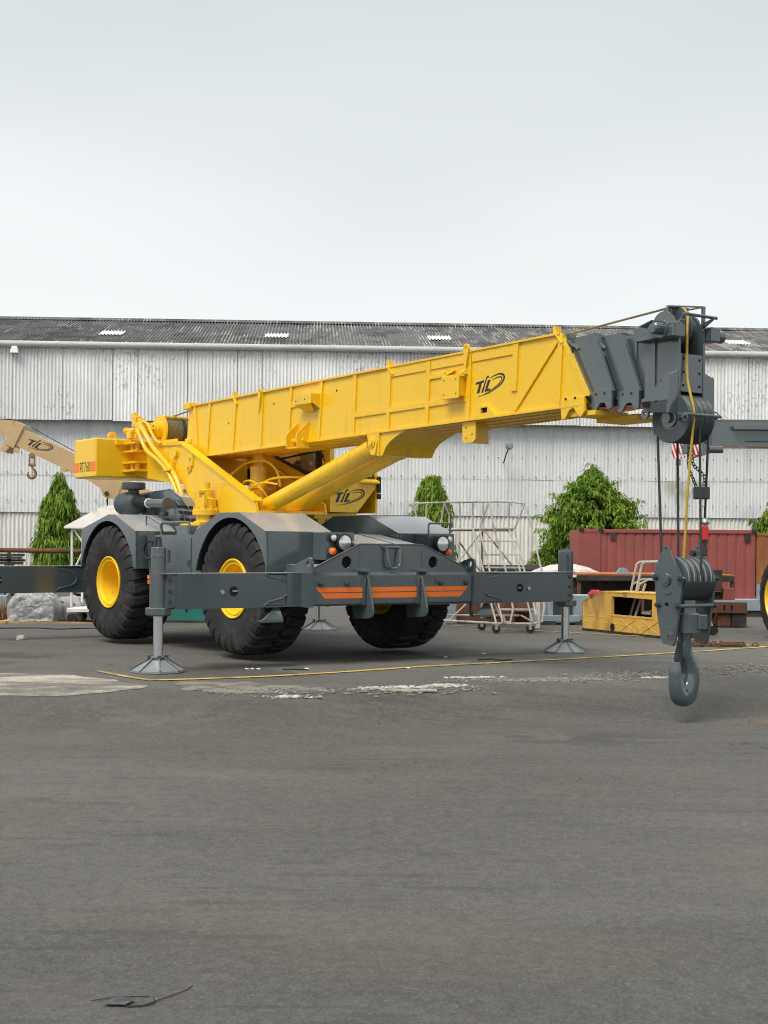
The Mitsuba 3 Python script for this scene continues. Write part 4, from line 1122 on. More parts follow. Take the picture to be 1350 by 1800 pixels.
# outer gussets, near and far
for sg in (1, -1):
    S('gusset', cat(prism([(8.86, 3.42), (8.62, 3.19), (8.49, 3.165), (8.49, 3.135), (8.86, 3.135)], sg * .34 if sg > 0 else -.355, sg * .355 if sg > 0 else -.34),
                    hull([(8.47, sg * .2, 3.13), (8.87, sg * .2, 3.13), (8.47, sg * .36, 3.12), (8.87, sg * .36, 3.12), (8.60, sg * .2, 3.03), (8.87, sg * .2, 3.0), (8.60, sg * .34, 3.02), (8.87, sg * .34, 3.0)]),
                    hull([(8.85, sg * .2, 3.45), (8.875, sg * .2, 3.45), (8.85, sg * .355, 3.40), (8.875, sg * .355, 3.40), (8.85, sg * .2, 3.0), (8.875, sg * .2, 3.0), (8.85, sg * .355, 3.0), (8.875, sg * .355, 3.0)]),
                    hull([(8.48, sg * .2, 3.17), (8.60, sg * .2, 3.17), (8.62, sg * .3, 3.20), (8.50, sg * .3, 3.16), (8.62, sg * .21, 3.38), (8.64, sg * .21, 3.38)])), 'm_grey', hd_)
S('gusset_slot', hull([(8.52, .352, 3.14), (8.62, .352, 3.14), (8.52, .365, 3.13), (8.62, .365, 3.13), (8.52, .365, 3.075), (8.62, .365, 3.075)]), 'm_hole', hd_)
S('eye_lug', lathe([(.022, -.012), (.055, -.012), (.055, .012), (.022, .012)], (8.50, .30, 3.015), 'y', 16), 'm_grey', hd_)
# arm box at the top with its pin stub
S('pin_arm', cat(hull([(x, y, z) for (x, z) in ((8.37, 3.93), (8.37, 3.79), (8.62, 3.80), (8.96, 3.80), (8.96, 3.925)) for y in (.205, .35)]), box(8.66, 8.955, .22, .39, 3.785, 3.94, .01)), 'm_grey', hd_)
S('pin_stub', cat(lathe([(0, .36), (.062, .36), (.062, .52), (.05, .53), (0, .53)], (8.80, 0, 3.875), 'y', 22, closed=False), hull([(8.62, .40, 3.91), (8.80, .40, 3.955), (8.62, .54, 3.91), (8.80, .54, 3.955), (8.62, .40, 3.90), (8.62, .54, 3.90), (8.8, .4, 3.94), (8.8, .54, 3.94)]), disc((8.80, .395, 3.875), .095, .02, 'y', 22)), 'm_grey', hd_)
S('pin_arm', box(8.60, 8.955, -.36, -.22, 3.785, 3.94, .01), 'm_grey', hd_)
S('pin_stub', cat(disc((8.80, -.45, 3.875), .07, .2, 'y', 20)), 'm_grey', hd_)
S('top_plate', cat(hull([(8.60, .13, 4.10), (8.68, .13, 4.165), (8.60, .16, 4.10), (8.68, .16, 4.165), (8.62, .13, 3.95), (8.70, .13, 3.95), (8.62, .16, 3.95), (8.70, .16, 3.95)]), box(8.65, 8.90, -.16, -.145, 4.14, 4.155), box(8.66, 8.69, -.16, .16, 4.14, 4.165), box(8.885, 8.905, -.175, -.13, 3.95, 4.155), hull([(8.66, .14, 4.165), (8.69, .16, 4.165), (8.89, -.15, 4.155), (8.905, -.13, 4.155), (8.66, .14, 4.15), (8.69, .16, 4.15), (8.89, -.15, 4.14), (8.905, -.13, 4.14)])), 'm_grey', hd_)
for z, x, ya, yb in ((4.02, 9.02, .30, -.22), (2.975, 9.05, .30, -.26)):
    S('guard_bar', cat(tube((x, ya, z), (x, yb, z), .017, 10), hull([(x - .02, ya - .04, z - .025), (x + .02, ya - .04, z + .02), (8.84, ya - .1, z - .05 if z > 3.5 else z - .04), (8.84, ya - .1, z - .13 if z > 3.5 else z + .03), (x - .02, ya - .02, z - .025), (8.84, ya - .085, z - .13 if z > 3.5 else z + .03)]), hull([(x - .02, yb + .03, z - .025), (x + .02, yb + .03, z + .02), (8.84, yb + .05, z - .13 if z > 3.5 else z + .03), (8.84, yb + .05, z - .05 if z > 3.5 else z - .04), (x, yb + .045, z)]), lathe([(.030, -.004), (.038, -.004), (.038, .004), (.030, .004)], (x - .0, ya - .01, z - .035), 'y', 16)), 'm_grey', hd_)


def sheave(name, c, R, t, parent, fr, groove=.022):
    pr = [(0, -t / 2), (R * .98, -t / 2), (R, -t / 2 + .006), (R, -t / 2 + .012), (R - groove, -.006), (R - groove, .006), (R, t / 2 - .012), (R, t / 2 - .006), (R * .98, t / 2), (0, t / 2)]
    return put(name, lathe(pr, c, 'y', 44, closed=False), 'm_sheave', parent, fr)


for i in range(5):
    sheave('sheave', (8.765, .165 - i * .0825, 2.955), .262, .074, hd_, FS)
S('sheave_hub', cat(disc((8.765, .215, 2.955), .10, .03, 'y', 24), disc((8.765, .235, 2.955), .05, .06, 'y', 20)), 'm_grey', hd_)
S('sheave_hub', disc((8.765, -.225, 2.955), .07, .06, 'y', 20), 'm_grey', hd_)
sheave('nose_sheave', (8.655, .03, 3.935), .235, .07, hd_, FS)
S('sheave_hub', cat(disc((8.655, -.10, 3.935), .12, .14, 'y', 24), disc((8.655, -.19, 3.935), .16, .04, 'y', 24)), 'm_grey', hd_)

# --- hoist ropes
S('hoist_rope', cat(sweep([(-2.80, .10, 3.795), (-1.50, .06, 3.93), (-1.45, .05, 3.945)], .013, 8), sweep([(-1.45, .05, 3.945), (7.15, .04, 4.07), (8.45, .035, 4.155), (8.60, .03, 4.168)], .0125, 8)), 'm_ropewound')
S('hoist_rope', hose([(8.62, .03, 4.17), (8.74, .03, 4.152), (8.82, .04, 4.10), (8.868, .06, 4.02), (8.888, .09, 3.84), (8.915, .11, 3.37), (9.015, .12, 3.02), (8.995, .12, 2.76), (8.93, .11, 2.2), (8.895, .10, 1.78), (8.868, .10, 1.40)], .0135, 10), 'm_ropeyellow')
lab('mobile_crane__hoist_rope_001', 'yellow rope hanging from the boom nose to the hook block')
for a, b in (((8.545, .165, 2.90), (8.63, .165, 1.30)), ((8.535, -.16, 2.90), (8.62, -.10, 1.30)), ((8.985, .0, 3.02), (9.05, .03, 1.30)), ((8.975, -.165, 3.00), (8.88, -.215, 1.86))):
    S('hoist_rope', tube(a, b, .014, 8), 'm_rope')
lab('mobile_crane__hoist_rope_005', 'dark rope that ends in the red socket')
sk_ = S('rope_socket', cat(box(8.86, 8.92, -.245, -.175, 1.665, 1.82, .012)), 'm_red')
lab(sk_, 'red wedge socket at the end of a rope')
S('socket_eye', cat(lathe([(0, .0), (.035, .01), (.05, .04), (.035, .075), (.0, .10)], (8.885, -.215, 1.82), 'z', 14, closed=False)), 'm_steel', sk_)
S('socket_shank', hull([(8.855, -.225, 1.67), (8.92, -.225, 1.67), (8.87, -.205, 1.57), (8.90, -.205, 1.57), (8.855, -.195, 1.67), (8.92, -.195, 1.67)]), 'm_greydark', sk_)
wt = S('block_weight', box(8.82, 8.96, -.21, -.09, 2.105, 2.235, .008), 'm_greydark')


def chain(pts, r=.022, fr=FS, mat='m_greydark', name='chain', parent=crane):
    P = curve(pts, 40)
    d = np.r_[0, np.cumsum(np.linalg.norm(np.diff(P, axis=0), axis=1))]
    ms, s, i = [], 0.0, 0
    while s < d[-1]:
        c = np.array([np.interp(s, d, P[:, k]) for k in range(3)])
        e = np.array([np.interp(min(s + .01, d[-1]), d, P[:, k]) for k in range(3)]) - np.array([np.interp(max(s - .01, 0), d, P[:, k]) for k in range(3)])
        e /= np.linalg.norm(e)
        q = np.cross(e, (0, 1, .3) if i % 2 else (1, .2, 0))
        q /= np.linalg.norm(q)
        ring = [c + e * r * 1.25 * math.cos(t) + q * r * .75 * math.sin(t) for t in np.linspace(0, 2 * PI, 11)]
        ms.append(sweep(ring, r * .25, 5))
        s += r * 1.75
        i += 1
    return put(name, cat(ms), mat, parent, fr)


chain([(8.93, .05, 2.66), (8.92, .02, 2.48), (8.94, -.06, 2.40), (8.96, -.12, 2.33), (8.93, -.14, 2.25)], parent=wt)
chain([(8.90, .06, 2.66), (8.86, .02, 2.45), (8.845, -.08, 2.3), (8.84, -.12, 2.24)], parent=wt)
chain([(8.46, .10, 3.02), (8.455, .10, 2.92), (8.45, .10, 2.82)], .016)
chain([(8.56, .02, 3.0), (8.555, .02, 2.9), (8.55, .02, 2.83)], .016)

# --- cab on the far side
CY0, CY1, CXF = -.72, -1.62, .95
side_p = Polygon([(-1.05, 2.12), (.95, 2.12), (.97, 2.62), (.86, 3.66), (.6, 3.74), (-.9, 3.72), (-1.15, 3.2)])
win = Polygon([(-.74, 3.07), (.27, 2.73), (.72, 2.73), (.70, 3.56), (-.74, 3.56)])
front = Polygon([(CY0, 2.12), (-1.23, 2.12), (CY1, 2.55), (CY1, 2.655), (CY0, 2.655)])
cab = S('cab', cat(prism(side_p.difference(win), CY0 - .035, CY0), prism(side_p.difference(win), CY1, CY1 + .035), prism(front, CXF - .03, CXF + .004, 'x'),
                   hull([(x, y, z) for x in (-1.05, .93) for (y, z) in ((CY0 - .01, 2.125), (-1.23, 2.125), (CY1 + .01, 2.56), (CY1 + .04, 2.56), (-1.24, 2.15), (CY0 - .01, 2.15))]),
                   box(-.95, .72, CY1, CY0, 3.68, 3.74, .02), box(-1.1, -1.06, CY1, CY0, 2.2, 3.6), box(.84, .94, CY0 - .08, CY0 - .001, 2.7, 3.66), box(.84, .94, CY1 + .001, CY1 + .08, 2.7, 3.66)), 'm_yellow')
S('front_ledge', hull([(x, y, z) for (x, z) in ((.94, 2.66), (1.04, 2.615), (1.04, 2.585), (.94, 2.57)) for y in (-1.25, CY1 + .01)]), 'm_yellow', cab)
S('window_frame', cat(prism(win.buffer(.01).difference(win.buffer(-.04)), CY0, CY0 + .018), box(.58, .66, CY0, CY0 + .03, 2.7, 3.6), hull([(-.5, CY0 + .005, 3.02), (-.5, CY0 + .02, 3.02), (.72, CY0 + .005, 3.10), (.72, CY0 + .02, 3.10), (-.5, CY0 + .005, 2.99), (.72, CY0 + .02, 3.07), (.72, CY0 + .005, 3.07)])), 'm_black', cab)
scene['m_pane'] = {'type': 'thindielectric', 'int_ior': 1.5}
S('pane', prism(win.buffer(-.01), CY0 - .02, CY0 - .016), 'm_pane', cab, False)
S('windscreen', hull([(x, y, z) for (x, z) in ((.955, 2.66), (.86, 3.62), (.951, 2.66), (.856, 3.62)) for y in (CY0 - .09, CY1 + .09)]), 'm_pane', cab, False)
S('windscreen_frame', cat(*[sweep([(.958, CY0 - .09, 2.675), (.958, CY1 + .09, 2.675)], .014, 6), sweep([(.958, CY1 + .09, 2.675), (.868, CY1 + .09, 3.6)], .014, 6)]), 'm_black', cab)
S('plastic_cover', hull([(x, -1.02 + .1 * k, z) for k, (x, z) in enumerate(((-.25, 2.72), (.5, 2.70), (.45, 3.35), (-.1, 3.45), (.2, 3.5)))]), 'm_bluegrey', cab)
S('seat', cat(box(-.4, .1, -1.4, -.95, 2.5, 2.65, .04), box(-.5, -.35, -1.4, -.95, 2.6, 3.0, .05), box(.3, .7, -1.5, -.95, 2.2, 2.80, .03)), 'm_black', cab)


def front_logo(y, z, w):
    u = affinity.scale(LOGO, w, w, origin=(0, 0))
    u = affinity.translate(affinity.scale(u, -1, 1, origin=(0, 0)), y, z)
    return prism(u, CXF + .005, CXF + .008, 'x')


S('logo', front_logo(-.80, 2.225, .57), 'm_decal', cab)
S('mirror', cat(box(.955, .995, CY1 - .05, CY1 + .03, 2.44, 2.70, .012), box(.955, 1.0, CY1 - .05, CY1 + .02, 2.34, 2.43, .012), tube((.9, CY1 + .02, 2.5), (.98, CY1 - .01, 2.5), .02)), 'm_black', cab)
S('wiper', cat(sweep([(.62, -.68, 3.15), (.76, -.66, 3.05), (.9, -.66, 2.9)], .012, 6), sweep([(.58, -.68, 3.22), (.72, -.66, 3.10), (.86, -.66, 2.98)], .010, 6)), 'm_black', cab)
S('cab_mount', cat(box(-.6, .7, -1.4, -.6, 2.02, 2.115), box(.45, .65, -.85, -.7, 1.85, 2.05, .01), box(.0, .1, -.75, -.6, 1.7, 2.05)), 'm_yellow', cab)
for k in range(3):
    S('cable', hose([(.5, -.90, 2.03), (.62, -.95, 1.96 - .03 * k), (.8, -1.05, 1.97 - .02 * k), (.9, -1.15, 2.04)], .012, 6), 'm_black', cab)

# ================================================================ hook block (hangs on the ropes)
hbk = thing('hook_block', 'grey crane hook block with sheaves and one big hook hanging at the right', 'hook block')


def H(name, mesh, mat, parent=hbk, smooth=30):
    return put(name, mesh, mat, parent, FS, smooth)


cheek = Polygon([(8.755, 1.615), (8.785, 1.615), (8.83, 1.53), (8.985, 1.29), (9.0, 1.24), (8.985, 1.12), (8.905, .60), (8.87, .555), (8.74, .575), (8.715, .62), (8.655, .90), (8.61, 1.32), (8.625, 1.37)]).buffer(.02, join_style=1).buffer(-.02)
for sg in (1, -1):
    ck = H('cheek_plate', prism(cheek.difference(Point(8.772, 1.575).buffer(.016)).difference(Point(8.79, .985).buffer(.026)), sg * .235, sg * .268), 'm_grey')
    if sg > 0:
        H('pin_cap', cat(disc((8.79, .275, 1.25), .062, .03, 'y', 24), disc((8.79, .285, 1.27), .03, .03, 'y', 14), box(8.755, 8.85, .265, .28, 1.10, 1.118)), 'm_grey', ck)
        H('hole_back', disc((8.79, .236, .985), .027, .004, 'y', 16), 'm_hole', ck)
        H('bracket', cat(box(8.80, 8.90, .268, .276, .63, .76), *[disc((x, .28, .67), .016, .02, 'y', 10) for x in (8.82, 8.87)]), 'm_grey', ck)
for x, z in ((8.985, 1.262), (8.955, .975), (8.64, 1.27), (8.68, .98)):
    H('tie_rod', tube((x, -.262, z), (x, .262, z), .020, 14), 'm_grey')
    for sg in (1, -1):
        H('nut', cat(disc((x, sg * .283, z), .032, .03, 'y', 6), disc((x, sg * .305, z), .018, .03, 'y', 10)), 'm_greydark')
for i in range(5):
    sheave('sheave', (8.79, .176 - i * .088, 1.262), .232, .076, hbk, FS)
H('rope_wrap', cat(*[lathe([(.205, y - .013), (.226, y - .008), (.229, y), (.226, y + .008), (.205, y + .013)], (8.79, 0, 1.262), 'y', 40) for y in (.176, .088, 0, -.088, -.176)]), 'm_steel')
H('sheave_guard', prism(Polygon(arc(8.79, 1.262, .245, -150, -8, 18) + arc(8.79, 1.262, .236, -8, -150, 18)), -.232, .232), 'm_greydark')
H('axle', tube((8.79, -.30, 1.262), (8.79, .30, 1.262), .05, 18), 'm_grey')
H('becket', cat(box(8.86, 8.91, -.235, -.19, 1.50, 1.60, .008), disc((8.72, -.25, 1.53), .03, .12, 'y', 8)), 'm_greydark')
H('trunnion', cat(lathe([(0, .69), (.150, .69), (.150, .885), (.118, .895), (.112, 1.03), (0, 1.03)], (8.815, 0, 0), 'z', 36, closed=False), tube((8.79, -.236, .80), (8.79, .236, .80), .05, 18), box(8.90, 8.99, -.16, -.02, .72, .88, .012)), 'm_grey')
H('shank', lathe([(0, .50), (.068, .50), (.068, .71), (0, .71)], (8.80, 0, 0), 'z', 24, closed=False), 'm_grey')


def hook_mesh():
    # centre line in (u, z), u to the right seen from the yard; elliptical section (in plane, across)
    px = [(1203, 1127), (1203, 1141), (1206, 1152), (1213, 1165), (1217.5, 1184), (1215, 1205), (1206, 1221), (1195, 1223), (1187, 1211), (1183.5, 1192), (1182, 1174), (1182.5, 1163)]
    C = [((q - 1203) / 165, (1246 - w_) / 165 - .041) for q, w_ in px]
    A = [.062, .062, .066, .078, .084, .094, .118, .102, .072, .052, .040, .030]
    B = [.062, .062, .064, .068, .072, .076, .078, .074, .066, .058, .052, .044]
    P = curve([(0, c[0], c[1]) for c in C], 5)
    t = np.linspace(0, len(C) - 1, len(P))
    a, b = np.interp(t, range(len(C)), A), np.interp(t, range(len(C)), B)
    tg = np.gradient(P, axis=0)
    tg /= np.linalg.norm(tg, axis=1, keepdims=True)
    n = 20
    th = np.linspace(0, 2 * PI, n, endpoint=False)
    ca, sa = np.cos(th), np.sin(th)
    f = lambda q: np.sign(q) * np.abs(q) ** .75
    V = []
    for k in range(len(P)):
        inn = np.array([0, -tg[k, 2], tg[k, 1]])
        V.append(P[k] + inn * (f(ca) * a[k])[:, None] + np.array([1.0, 0, 0]) * (f(sa) * b[k])[:, None])
    V = np.vstack(V + [P[:1], P[-1:]])
    F = []
    k = len(P)
    for i in range(k - 1):
        for j in range(n):
            p, q = i * n + j, i * n + (j + 1) % n
            F += [(p, q, q + n), (p, q + n, p + n)]
    for j in range(n):
        F += [(k * n, (j + 1) % n, j), (k * n + 1, (k - 1) * n + j, (k - 1) * n + (j + 1) % n)]
    m = trimesh.Trimesh(V, F, process=False)
    if m.volume < 0:
        m.invert()
    return m


def hook_place(m):
    # turn the hook about its shank so that its open side looks into the yard, then hang it under the block
    v = m.vertices
    # in the crane frame the right-hand direction of the yard is (cos yaw, -sin yaw)
    ur = np.array([math.cos(YAW + .72), -math.sin(YAW + .72)]) * 1.22
    ut = np.array([math.sin(YAW + .72), math.cos(YAW + .72)]) * 1.12
    xy = v[:, 1:2] * ur + v[:, 0:1] * ut + np.array([8.80, 0])
    return trimesh.Trimesh(np.c_[xy, v[:, 2] - .085], m.faces, process=False)


hm = hook_place(hook_mesh())
if hm.volume < 0:
    hm.invert()
H('hook', hm, 'm_grey', smooth=60)
lt = hull([(x, u, z) for (u, z) in ((-.075, .665), (-.02, .66), (-.125, .50), (-.10, .44), (-.06, .455)) for x in (-.02, .02)])
H('safety_latch', hook_place(lt), 'm_greydark')

# ================================================================ trees in front of the shed
for nm in ('m_leaf',):
    scene[nm] = {'type': 'principledthin', 'base_color': {'type': 'mesh_attribute', 'name': 'vertex_color'}, 'roughness': .45, 'diff_trans': .8, 'spec_trans': 0.0}
bsdf('m_bark', base_color=rusty((.11, .085, .06), (.07, .055, .04), (.16, .13, .10), 6), roughness=.9)
YOUNG, MIDL, OLD = np.array([.38, .47, .085]), np.array([.19, .32, .050]), np.array([.065, .15, .028])


def tree(x, y, h, prof, seed, text, n_cl, droop=.75, leaf=.20, z0=.25, gap=.40, lumps=.2):
    """prof(t) -> crown radius at relative height t; leaves hang in whorls from many twig ends"""
    r = np.random.default_rng(seed)
    t = thing('tree', text, 'tree')
    trunk = [sweep(curve([(x, y, 0), (x + .06, y, h * .3), (x - .05, y + .04, h * .65), (x, y, h * .93)], 5), np.linspace(.10, .012, 16), 8)]
    V, F, C = [], [], []
    made = 0
    while made < n_cl:
        tt = max(.005, 1 - (r.random() ** .66))
        a = r.random() * 2 * PI
        R = prof(tt) * (1 + lumps * (2 * meshkit.fbm(np.array([[math.cos(a) * 1.6 + seed, math.sin(a) * 1.6, tt * h * .9]]), 3, seed)[0] - 1) * 1.8)
        if r.random() < .16:
            R *= 1 + .40 * r.random() ** 1.5
        q = R * (1 - .5 * r.random() ** 1.8)
        cz = z0 + (h - z0) * tt + r.normal(0, .11)
        c = np.array([x + q * math.cos(a), y + q * math.sin(a), cz])
        if meshkit.fbm(c[None] * 1.5, 3, seed + 5)[0] < gap and q > .45 * R and r.random() < .85:
            made += .35
            continue
        made += 1
        tone = r.random()
        if r.random() < .10:
            zz = max(.2, cz - .45 * q - .2)
            trunk.append(sweep([(x, y, zz), (x + .5 * q * math.cos(a), y + .5 * q * math.sin(a), zz + .25 * q), c], [.024, .016, .005], 5))
        nl = r.integers(10, 17)
        b0 = r.random() * 6.28
        for k in range(nl):
            b = b0 + k * 2.4 + r.normal(0, .25)
            L = leaf * (.6 + .7 * r.random())
            w = L * (.085 + .05 * r.random())
            dn = droop * (.45 + .8 * r.random())
            d0 = np.array([math.cos(b), math.sin(b), .30 - dn * .5])
            d1 = np.array([math.cos(b) * .5, math.sin(b) * .5, -dn * 1.3])
            sd = np.array([-math.sin(b), math.cos(b), r.normal(0, .35)])
            st = c + r.normal(0, .04, 3)
            p1 = st + d0 * L * .42
            p2 = p1 + d1 * L * .65
            o = len(V)
            V += [st, p1 + sd * w, p1 - sd * w, p2]
            F += [(o, o + 1, o + 2), (o + 1, o + 3, o + 2)]
            m_ = np.clip(tone * .75 + r.normal(.12, .18), 0, 1)
            col = OLD + (MIDL - OLD) * min(1, m_ * 2) if m_ < .5 else MIDL + (YOUNG - MIDL) * (m_ - .5) * 2
            if r.random() < .004:
                col = np.array([.25, .12, .04])
            C += [col] * 4
    put('crown', trimesh.Trimesh(np.array(V), np.array(F), process=False), 'm_leaf', t, smooth=False, color=np.array(C))
    put('trunk', cat(trunk), 'm_bark', t)
    return t


def cone(w0, w1, top):          # weeping column: broad below, pointed above
    return lambda t: (w0 + (w1 - w0) * min(1, t / .45)) if t < .45 else w1 * max(.02, 1 - ((t - .45) / .55) ** top)


def dome(w0, w1, tp):
    return lambda t: (w0 + (w1 - w0) * math.sin(PI / 2 * min(1, t / .35))) if t < .35 else w1 * max(.03, 1 - ((t - .35) / .65) ** tp)


tree(-12.75, 55.0, 4.30, cone(.80, .78, 1.5), 3, 'tall weeping green tree left of the crane, behind the white canopy trolley', 2600, 1.05, leaf=.30, z0=.3, gap=.43, lumps=.28)
tree(1.85, 55.3, 4.55, dome(.70, .78, 2.6), 8, 'narrow green tree behind the rolling stair platform', 1250, 1.05, leaf=.28, gap=.46, lumps=.34)
tree(8.1, 54.6, 4.80, dome(1.45, 1.85, 1.75), 13, 'broad bushy green tree left of the red container', 4000, .65, leaf=.30, z0=.2, gap=.46, lumps=.30)
tree(15.85, 55.2, 4.2, dome(1.1, 1.2, 1.9), 21, 'green tree at the right edge beyond the ochre panel', 1900, .9, leaf=.28, gap=.43, lumps=.28)
tree(6.0, 53.5, 1.75, dome(.75, .7, 1.5), 33, 'low shrub with small pink flowers under the broad tree', 600, .5, leaf=.16, z0=.1, gap=.42)

# ================================================================ beige crane behind
tc = thing('beige_crane', 'beige crane behind the yellow one, its boom rising to the left', 'crane')
TX, TYY = -6.5, 45.0
FT = at(0, TYY)


def B(name, mesh, mat='m_tan', parent=tc, smooth=30):
    return put(name, mesh, mat, parent, FT, smooth)


# boom runs in the x-z plane from (-12.4, 5.23) down to (-7.0, 2.95)
u0, u1 = np.array([-13.6, 5.976]), np.array([-6.9, 2.78])
du = (u1 - u0) / np.linalg.norm(u1 - u0)
nu = np.array([-du[1], du[0]])
nu = nu if nu[1] > 0 else -nu


def bq(s, o):
    return tuple(u0 + du * s + nu * o)


def along(x):
    return (x - u0[0]) / du[0]


sA, sB = along(-11.95), along(-7.1)
B('boom_base', prism([bq(sA, -.285), bq(sA, .285), bq(sB, .285), bq(sB + .3, .1), bq(sB + .1, -.285)], -.32, .32))
B('boom_section', prism([bq(0, -.2), bq(0, .17), bq(sA + .6, .17), bq(sA + .6, -.2)], -.25, .25))
cl = B('collar', prism([bq(sA + .02, -.40), bq(sA + .02, .42), bq(sA + .34, .42), bq(sA + .34, -.40)], -.38, .38))
B('collar_lug', cat(prism(Polygon([bq(sA - .05, -.42), bq(sA + .22, -.42), bq(sA + .2, -.62), bq(sA + .02, -.62)]), -.40, .40), disc((bq(sA + .1, -.55)[0], -.42, bq(sA + .1, -.55)[1]), .1, .06)), parent=cl)
B('head_bracket', prism([(-12.30, 5.28), (-12.28, 5.60), (-11.88, 5.58), (-11.85, 5.30), (-12.0, 5.18), (-12.2, 5.2)], -.26, .26))
B('boom_lug', cat(disc((-10.2, -.33, 4.03), .10, .06), box(-10.28, -10.12, -.3, .3, 4.0, 4.12)))
B('boom_lug', cat(disc((-11.72, -.33, 4.62), .09, .06)))
ft = B('boom_foot', prism([(-9.25, 3.95), (-7.2, 3.10), (-6.9, 2.75), (-7.3, 2.72), (-8.1, 3.04), (-8.6, 3.07), (-8.85, 3.12), (-8.97, 3.22), (-9.02, 3.42), (-9.3, 3.60)], -.42, .42))
B('pin', disc((-8.82, -.44, 3.26), .07, .06), 'm_darksteel', ft)
B('foot_rib', prism([(-8.40, 3.50), (-8.34, 3.52), (-8.50, 3.12), (-8.56, 3.12)], -.45, -.42), parent=ft)
B('logo', (lambda m: trimesh.Trimesh(np.c_[m.vertices[:, 0], -m.vertices[:, 1], m.vertices[:, 2]], m.faces[:, ::-1], process=False))(logo(-11.42, .322, 4.74, .80, math.degrees(math.atan2(du[1], du[0])) + 3, .006)), 'm_decal')
B('luffing_rope', cat(tube((-8.86, -.1, 3.15), (-8.86, -.1, 1.2), .022, 6), tube((-11.3, 0, 5.35), (-7.0, 0, 3.05), .015, 6)), 'm_rope')
B('body', cat(box(-7.6, -3.6, -.9, 1.3, .75, 1.7, .05), box(-7.3, -5.9, -.6, 1.0, 1.7, 2.75, .04), box(-4.9, -3.8, -.8, 1.2, 1.7, 2.3, .05)))
for x in (-6.9, -4.3):
    for y in (-.85, 1.25):
        w = B('wheel', disc((x, y, .55), .30, .34, 'y', 24))
        B('tyre', lathe([(.30, -.17), (.50, -.18), (.55, -.12), (.55, .12), (.50, .18), (.30, .17)], (x, y, .55), 'y', 32), 'm_rubber', w)
# its small hook block
bh = thing('small_hook_block', 'small brown hook block hanging under the beige boom', 'hook block')


FT2 = lambda v: FT(np.array([-11.22, -.35, 4.47]) + (v - np.array([-11.29, -.35, 4.55])) * .70)


def B2(name, mesh, mat='m_rusthook'):
    return put(name, mesh, mat, bh, FT2)


bsdf('m_rusthook', base_color=rusty((.26, .16, .075), (.17, .10, .05), (.12, .07, .04), 5), roughness=.6)
B2('sheave', cat(disc((-11.29, -.35, 4.52), .13, .12), disc((-11.29, -.35, 4.52), .06, .2)))
for dx in (-.11, .11):
    B2('side_strap', box(-11.29 + dx - .03, -11.29 + dx + .03, -.40, -.30, 4.12, 4.56, .01))
B2('yoke', box(-11.45, -11.13, -.43, -.27, 4.03, 4.18, .03))
hk = [(-11.28, 4.06), (-11.26, 3.95), (-11.16, 3.84), (-11.12, 3.68), (-11.20, 3.54), (-11.33, 3.51), (-11.45, 3.58), (-11.47, 3.70), (-11.44, 3.78)]
B2('hook', sweep(curve([(a, -.35, b) for a, b in hk], 5), np.interp(np.arange(41), [0, 10, 20, 30, 40], [.05, .06, .075, .06, .02]), 10))

# ================================================================ second grey crane at the right edge
sc = thing('grey_crane', 'grey box boom crane reaching in from the right edge, with striped plate', 'crane')
FG = at(0, 25.0)


def G(name, mesh, mat='m_grey', parent=sc, smooth=30):
    return put(name, mesh, mat, parent, FG, smooth)


gbm = G('boom', cat(box(5.80, 12.5, .0, .55, 3.43, 3.90, .015), box(5.80, 12.5, -.012, .56, 3.885, 3.905), box(5.80, 12.5, -.012, .56, 3.43, 3.45)))
G('side_rail', cat(box(6.18, 12.4, -.14, .0, 3.76, 3.785), box(6.18, 12.4, -.14, -.12, 3.72, 3.785)), parent=gbm)
G('rail_stop', cat(tube((6.42, -.01, 3.52), (6.9, -.01, 3.52), .012, 6)), parent=gbm)
hdg = G('boom_head', cat(box(5.72, 5.80, -.04, .02, 3.30, 3.98, .01), box(5.72, 5.80, .53, .59, 3.30, 3.98, .01), box(5.60, 5.72, .05, .5, 3.42, 3.60, .01), box(5.58, 5.74, -.03, .57, 3.66, 3.74, .01), tube((5.66, -.1, 3.33), (5.66, .65, 3.33), .07, 14), tube((5.76, -.08, 3.36), (6.0, -.08, 3.36), .06, 12), hose([(5.74, -.04, 3.95), (5.80, -.04, 4.02), (5.9, -.04, 4.02), (5.95, -.04, 3.93)], .012), box(5.62, 5.70, -.06, .0, 3.26, 3.42, .01)))


def stripe_fn(p, n, uv):
    q = (p.x * .9 + p.z * .28) / .058
    return dr.select((q - dr.floor(q)) < .5, mi.Color3f(.55, .03, .035), mi.Color3f(.75, .74, .72))


bsdf('m_stripe', base_color=stripe_fn, roughness=.5)
pl_ = G('striped_plate', cat(hull([(5.10, -.08, 3.18), (5.10, -.08, 3.50), (5.28, -.08, 3.52), (5.28, -.08, 3.28), (5.10, -.07, 3.18), (5.10, -.07, 3.50), (5.28, -.07, 3.52), (5.28, -.07, 3.28)]), hull([(5.10, -.08, 3.18), (5.10, -.07, 3.18), (5.52, -.08, 3.32), (5.52, -.07, 3.32), (5.52, -.08, 3.24), (5.52, -.07, 3.24)]), hull([(5.48, -.08, 3.26), (5.48, -.08, 3.56), (5.62, -.08, 3.58), (5.62, -.08, 3.28), (5.48, -.07, 3.26), (5.48, -.07, 3.56), (5.62, -.07, 3.58), (5.62, -.07, 3.28)])), 'm_stripe')
lab(pl_, 'red and white striped warning plate')
G('plate_bracket', cat(box(5.10, 5.66, -.065, -.03, 3.28, 3.42, .006), box(5.18, 5.26, -.08, -.02, 3.08, 3.2, .01), box(5.3, 5.75, -.05, .3, 3.36, 3.46, .01)))
